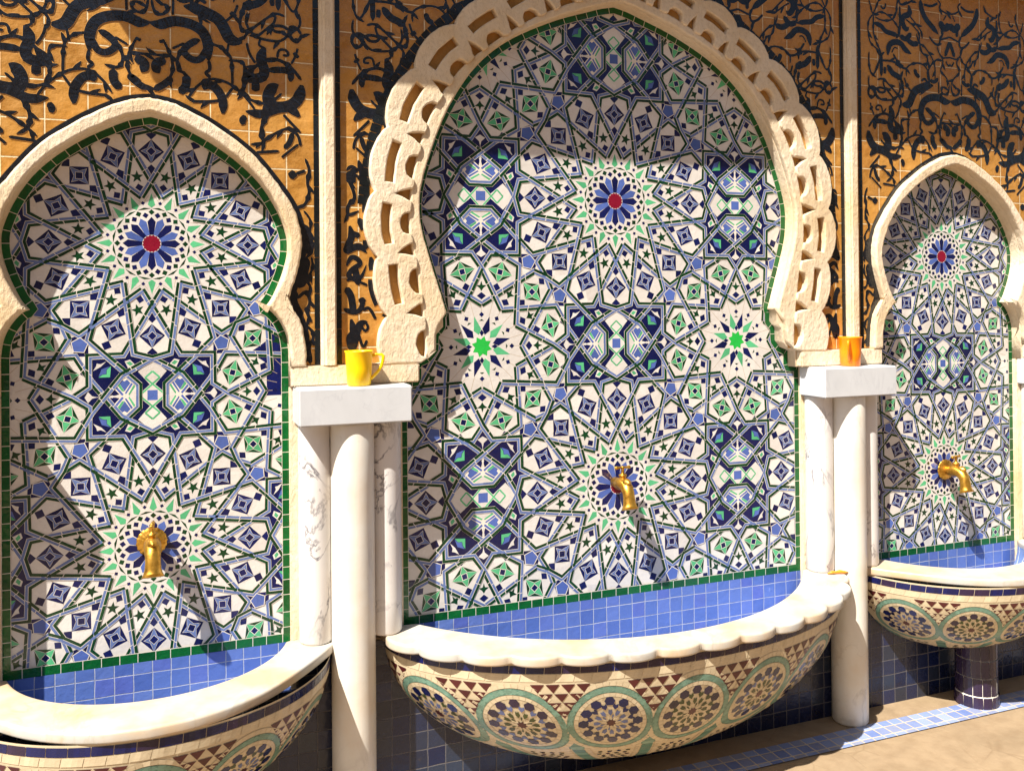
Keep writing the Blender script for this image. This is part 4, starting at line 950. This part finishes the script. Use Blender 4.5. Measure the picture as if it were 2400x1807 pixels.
def side_rim(cx, sx, sy):
    p = [(.462, -.0225), (.466, -.055), (.452, -.085), (.425, -.128), (.372, -.198), (.307, -.275), (.247, -.333), (.175, -.380), (.09, -.413), (0, -.424)]
    q = spline(p, 5); q = [(x*sx, y*sy if y < -.06 else y) for x, y in q]
    return [(cx+x, y) for x, y in q]+[(cx-x, y) for x, y in q[::-1][1:]]
def side_in(cx, h, s): return [(cx-h-.004, -.0225)]+[p for p in arc_pts(cx, h, s, 44) if p[1] < -.024]+[(cx+h+.004, -.0225)]
bL, BL = basin('l', 'near left wall basin with plain curved white marble rim and mosaic belly', XL, .452, .412, .33, side_rim(XL, 1, 1), side_in(XL, .338, .268), 5, .118, .236, False)
bR, BR = basin('r', 'far right wall basin with plain marble rim on a short tiled pedestal', XR, .446, .382, .31, side_rim(XR, 1, .92), side_in(XR, .334, .250), 5, .116, .232, False)

# pedestal under the far right basin: small plum tiles round a drum
def pedestal(parent, cx, cy, r):
    v = []; f = []; ix = []; seg = 14; z = FZ; rows = [(FZ, FZ+.045, r*1.06)]+[(FZ+.045+.062*k, FZ+.045+.062*(k+1), r) for k in range(4)]
    core = lathe('drum', [(r*1.03, FZ), (r*1.03, FZ+.046), (r*.985, FZ+.047), (r*.985, FZ+.29)], cx, cy, M['grout'], 40)
    d = put('pedestal', core, parent)
    for a, b, rr in rows:
        sh = rnd.random()
        for k in range(seg):
            w0 = 2*PI*(k+sh+.03)/seg; w1 = 2*PI*(k+sh+.97)/seg; o = len(v)
            for w in (w0, (w0+w1)/2, w1):
                v += [(cx+(rr+.003)*math.cos(w), cy+(rr+.003)*math.sin(w), a+.0015), (cx+(rr+.003)*math.cos(w), cy+(rr+.003)*math.sin(w), b-.0015)]
            f += [(o, o+2, o+3, o+1), (o+2, o+4, o+5, o+3)]
    put('pedestal_tiles', mesh('pedestal_tiles', v, f, M['plum']), d)
pedestal(bR, XR-.005, -.135, .066)

# ------------------------------------------------------------------ brass taps
def lathe_axis(prof, origin, axis, seg=28, wav=0, amp=0):
    """lathe round any axis; prof = [(radius, distance)]"""
    ax = Vector(axis).normalized(); a = ax.orthogonal().normalized(); b = ax.cross(a); v = []; f = []; n = len(prof); O = Vector(origin)
    for r, d in prof:
        for k in range(seg):
            w = 2*PI*k/seg; q = r*(1+amp*abs(math.cos(w*wav/2))) if wav else r
            v.append(tuple(O+ax*d+a*(q*math.cos(w))+b*(q*math.sin(w))))
    for i in range(n-1):
        for k in range(seg): k2 = (k+1) % seg; f.append((i*seg+k, i*seg+k2, (i+1)*seg+k2, (i+1)*seg+k))
    f.append(tuple(range(seg))[::-1]); f.append(tuple((n-1)*seg+k for k in range(seg)))
    return v, f
def tap(x, z, label, disc, turn, yaw=0):
    t = thing('brass_tap', label, 'tap', (0, 0, 0))
    P = lambda y, zz, xx=0: (xx, -y, zz)
    if disc:
        v, f = lathe_axis([(.030, 0), (.040, .001), (.0425, .004), (.041, .007), (.034, .0085), (.028, .012), (.018, .016)], (0, -.003, 0), (0, -1, 0), 108, 18, .055)
        put('wall_plate', mesh('wall_plate', v, f, M['brass']), t, smooth=True)
    # body pipe, swelling at the valve, then the spout bending down to a flared lip
    path = [P(.0, 0), P(.02, 0), P(.034, .001), P(.048, .003), P(.066, .004), P(.082, .000), P(.096, -.009), P(.104, -.022), P(.108, -.038), P(.110, -.054), P(.1125, -.067), P(.116, -.077)]
    rad = [.019, .019, .021, .024, .0235, .0220, .0205, .0200, .0200, .0210, .0230, .0265]
    put('spout', mesh('spout', *tube(path, rad, 22, [1]*4+[1.05, 1.1, 1.1, 1.08, 1.08, 1.1, 1.15, 1.2]), M['brass']), t, smooth=True)
    # beak over the mouth of the valve, ruff round the pipe
    v, f = lathe_axis([(.004, .0), (.014, .004), (.016, .010), (.013, .020), (.006, .028), (.001, .032)], (0, -.082, .012), (0, -1, .10), 20)
    put('beak', mesh('beak', v, f, M['brass']), t, smooth=True)
    v, f = lathe_axis([(.015, .0), (.0215, .003), (.0215, .010), (.016, .013)], (0, -.026, 0), (0, -1, 0), 28)
    put('collar', mesh('collar', v, f, M['brass']), t, smooth=True)
    # bonnet, stem and tee handle
    v, f = lathe_axis([(.017, 0), (.0165, .006), (.012, .008), (.012, .016), (.0145, .018), (.0145, .024), (.008, .026), (.006, .030), (.0055, .044), (.0068, .046), (.0068, .052), (.003, .055)], (0, -.062, .014), (0, 0, 1), 24)
    h = put('valve_stem', mesh('valve_stem', v, f, M['brass']), t, smooth=True)
    c, s = math.cos(turn), math.sin(turn)
    hp = [(c*q, -.062+s*q, .063) for q in (-.031, -.029, -.024, -.016, -.006, 0, .006, .016, .024, .029, .031)]; hr = [.004, .0058, .0062, .0045, .0040, .0062, .0040, .0045, .0062, .0058, .004]
    put('handle', mesh('handle', *tube(hp, hr, 14), M['brass']), h, smooth=True)
    t.location = (x, 0, z); t.rotation_euler = (0, 0, yaw); t.scale = (.86, .86, .86)
    return t
tap(XL-.004, -.036, 'old brass tap on a scalloped wall plate in the near left niche', True, PI/2-.12, .05)
tap(-.010, .013, 'old brass tap without a wall plate in the wide middle niche', False, .0, .0)
tap(XR+.000, -.047, 'old brass tap on a scalloped wall plate in the far right niche', True, .25, .0)

# ------------------------------------------------------------------ mugs on the shelves
def mug(x, y, z, m, label, r0, r1, h, hang, facets):
    t = thing('plastic_mug', label, 'mug', (x, y, z), None)
    seg = 60; v = []; f = []; prof = [(r0*.90, .0), (r0, .0025), (r0+(r1-r0)*.5, h*.5), (r1, h-.004), (r1+.0018, h-.001), (r1+.0012, h+.0008), (r1-.0014, h), (r1-.003, h-.006), (r0-.002, .006)]
    for i, (r, zz) in enumerate(prof):
        for k in range(seg):
            a = 2*PI*k/seg; q = r*(1-(.018*abs(math.sin(a*facets/2)) if facets and 1 <= i <= 2 else 0)); v.append((x+q*math.cos(a), y+q*math.sin(a), z+zz))
    n = len(prof)
    for i in range(n-1):
        for k in range(seg): k2 = (k+1) % seg; f.append((i*seg+k, i*seg+k2, (i+1)*seg+k2, (i+1)*seg+k))
    f.append(tuple(range(seg))[::-1]); f.append(tuple((n-1)*seg+k for k in range(seg)))
    put('cup', mesh('cup', v, f, m), t, smooth=True)
    c, s = math.cos(hang), math.sin(hang)
    e = lambda d, zz: (x+c*d, y+s*d, z+zz)
    k = h/.094
    pth = [e(r1-.003, .080*k), e(r1+.010, .083*k), e(r1+.024, .083*k), e(r1+.0285, .079*k), e(r1+.0275, .068*k), e(r1+.0235, .052*k), e(r1+.013, .036*k), e(r1-.001, .022*k), e(r0-.003, .016*k)]
    put('handle', mesh('handle', *tube(pth, [.0038, .0036, .0036, .0038, .0036, .0036, .0036, .0038, .0038], 12, [1.25]*9), m), t, smooth=True)
mug(-.838, -.100, .3575, M['yellow'], 'yellow plastic mug on the marble shelf left of the scalloped arch', .0315, .0375, .094, -.15, 0)
mug(.842, -.095, .3575, M['orange'], 'orange plastic mug on the marble shelf right of the scalloped arch', .0325, .0380, .098, PI+.75, 14)

# dried peel lying on the rim at the foot of the slim column
pl = [(.727, -.106, RIM+.004), (.742, -.110, RIM+.0075), (.757, -.111, RIM+.006), (.772, -.113, RIM+.008), (.789, -.118, RIM+.005), (.800, -.121, RIM+.004)]
o = put('orange_peel', mesh('orange_peel', *tube(pl, [.002, .0055, .0045, .006, .0045, .002], 10, [1, 1.3, 1.1, 1.5, 1.2, 1]), M['peel']), smooth=True)
tag(o, 'dry strip of orange peel lying on the scalloped rim by the slim column', 'peel')

# ------------------------------------------------------------------ floor
def sheet_obj(name, x0, x1, y0, y1, z, m):
    return put(name, mesh(name, [(x0, y0, z), (x1, y0, z), (x1, y1, z), (x0, y1, z)], [(0, 1, 2, 3)], m), None, 'structure')
sheet_obj('floor', -14, 14, -16, .1, FZ, M['floor'])
sheet_obj('added_unseen_paving', -14, 14, -16, -1.05, FZ+.004, M['paving'])  # unseen darker paving, added to cut the sunlit bounce onto the fountain wall
sheet_obj('floor_border', -6, 6, -.228, -.132, FZ+.004, M['band'])

cw = thing('added_unseen_wall', 'plain plaster wall added out of view opposite, to warm the ambient light', 'wall', (0, -7, FZ))  # added behind the camera: blocks low sky, warms shade and glaze reflections
put('wall_face', box_mesh('wall_face', -9, 9, -7.3, -7, FZ, 3.4, M['plaster']), cw)
# wooden eave over the fountain (it shades the top of the wall)
ev = thing('wooden_eave', 'plank eave jutting from the wall above the murals', 'eave', (0, -.15, 1.75))
put('planks', box_mesh('planks', -1.765, 2.6, -.300, .034, 1.822, 1.862, M['wood'], .006), ev)
put('fascia', box_mesh('fascia', -1.765, 2.6, -.318, -.302, 1.814, 1.89, M['wood'], .004), ev)

# ------------------------------------------------------------------ light, sky, camera
L = Vector((1.56, 1.0, -2.5)).normalized(); S = -L
sun = bpy.data.lights.new('sun', 'SUN'); sun.energy = 5.0; sun.angle = math.radians(.53); sun.color = (1, .95, .87)
so = bpy.data.objects.new('sun', sun); C.objects.link(so); so.rotation_euler = L.to_track_quat('-Z', 'Y').to_euler()
w = bpy.data.worlds.new('World'); bpy.context.scene.world = w; w.use_nodes = True; nt = w.node_tree; nt.nodes.clear()
sk = nt.nodes.new('ShaderNodeTexSky'); sk.sky_type = 'NISHITA'; sk.sun_disc = False; sk.sun_elevation = math.asin(S.z); sk.sun_rotation = math.atan2(S.x, S.y); sk.dust_density = 2.5
bg = nt.nodes.new('ShaderNodeBackground'); bg.inputs[1].default_value = .05; ow = nt.nodes.new('ShaderNodeOutputWorld')
nt.links.new(sk.outputs[0], bg.inputs[0]); nt.links.new(bg.outputs[0], ow.inputs[0])

cam = bpy.data.cameras.new('camera'); co = bpy.data.objects.new('camera', cam); C.objects.link(co)
f, yaw, pit, rol, cy = 1911.573, .36471, .00696, -.00865, 651.379
fw = Vector((math.sin(yaw)*math.cos(pit), math.cos(yaw)*math.cos(pit), math.sin(pit))); r = Vector((math.cos(yaw), -math.sin(yaw), 0)); u = r.cross(fw)
r2 = r*math.cos(rol)+u*math.sin(rol); u2 = u*math.cos(rol)-r*math.sin(rol)
mw = Matrix((r2, u2, -fw)).transposed().to_4x4(); mw.translation = Vector((-1.3073, -2.50125, .56528)); co.matrix_world = mw
cam.sensor_fit = 'HORIZONTAL'; cam.sensor_width = 36; cam.lens = f/2211*36; cam.shift_y = -(1665/2-cy)/2211; cam.clip_end = 200; cam.clip_start = .02
sc = bpy.context.scene; sc.camera = co
sc.view_settings.view_transform = 'Standard'; sc.view_settings.look = 'None'; sc.view_settings.gamma = 1; sc.view_settings.exposure = 1.0
sc.cycles.max_bounces = 8; sc.cycles.diffuse_bounces = 5; sc.cycles.glossy_bounces = 3
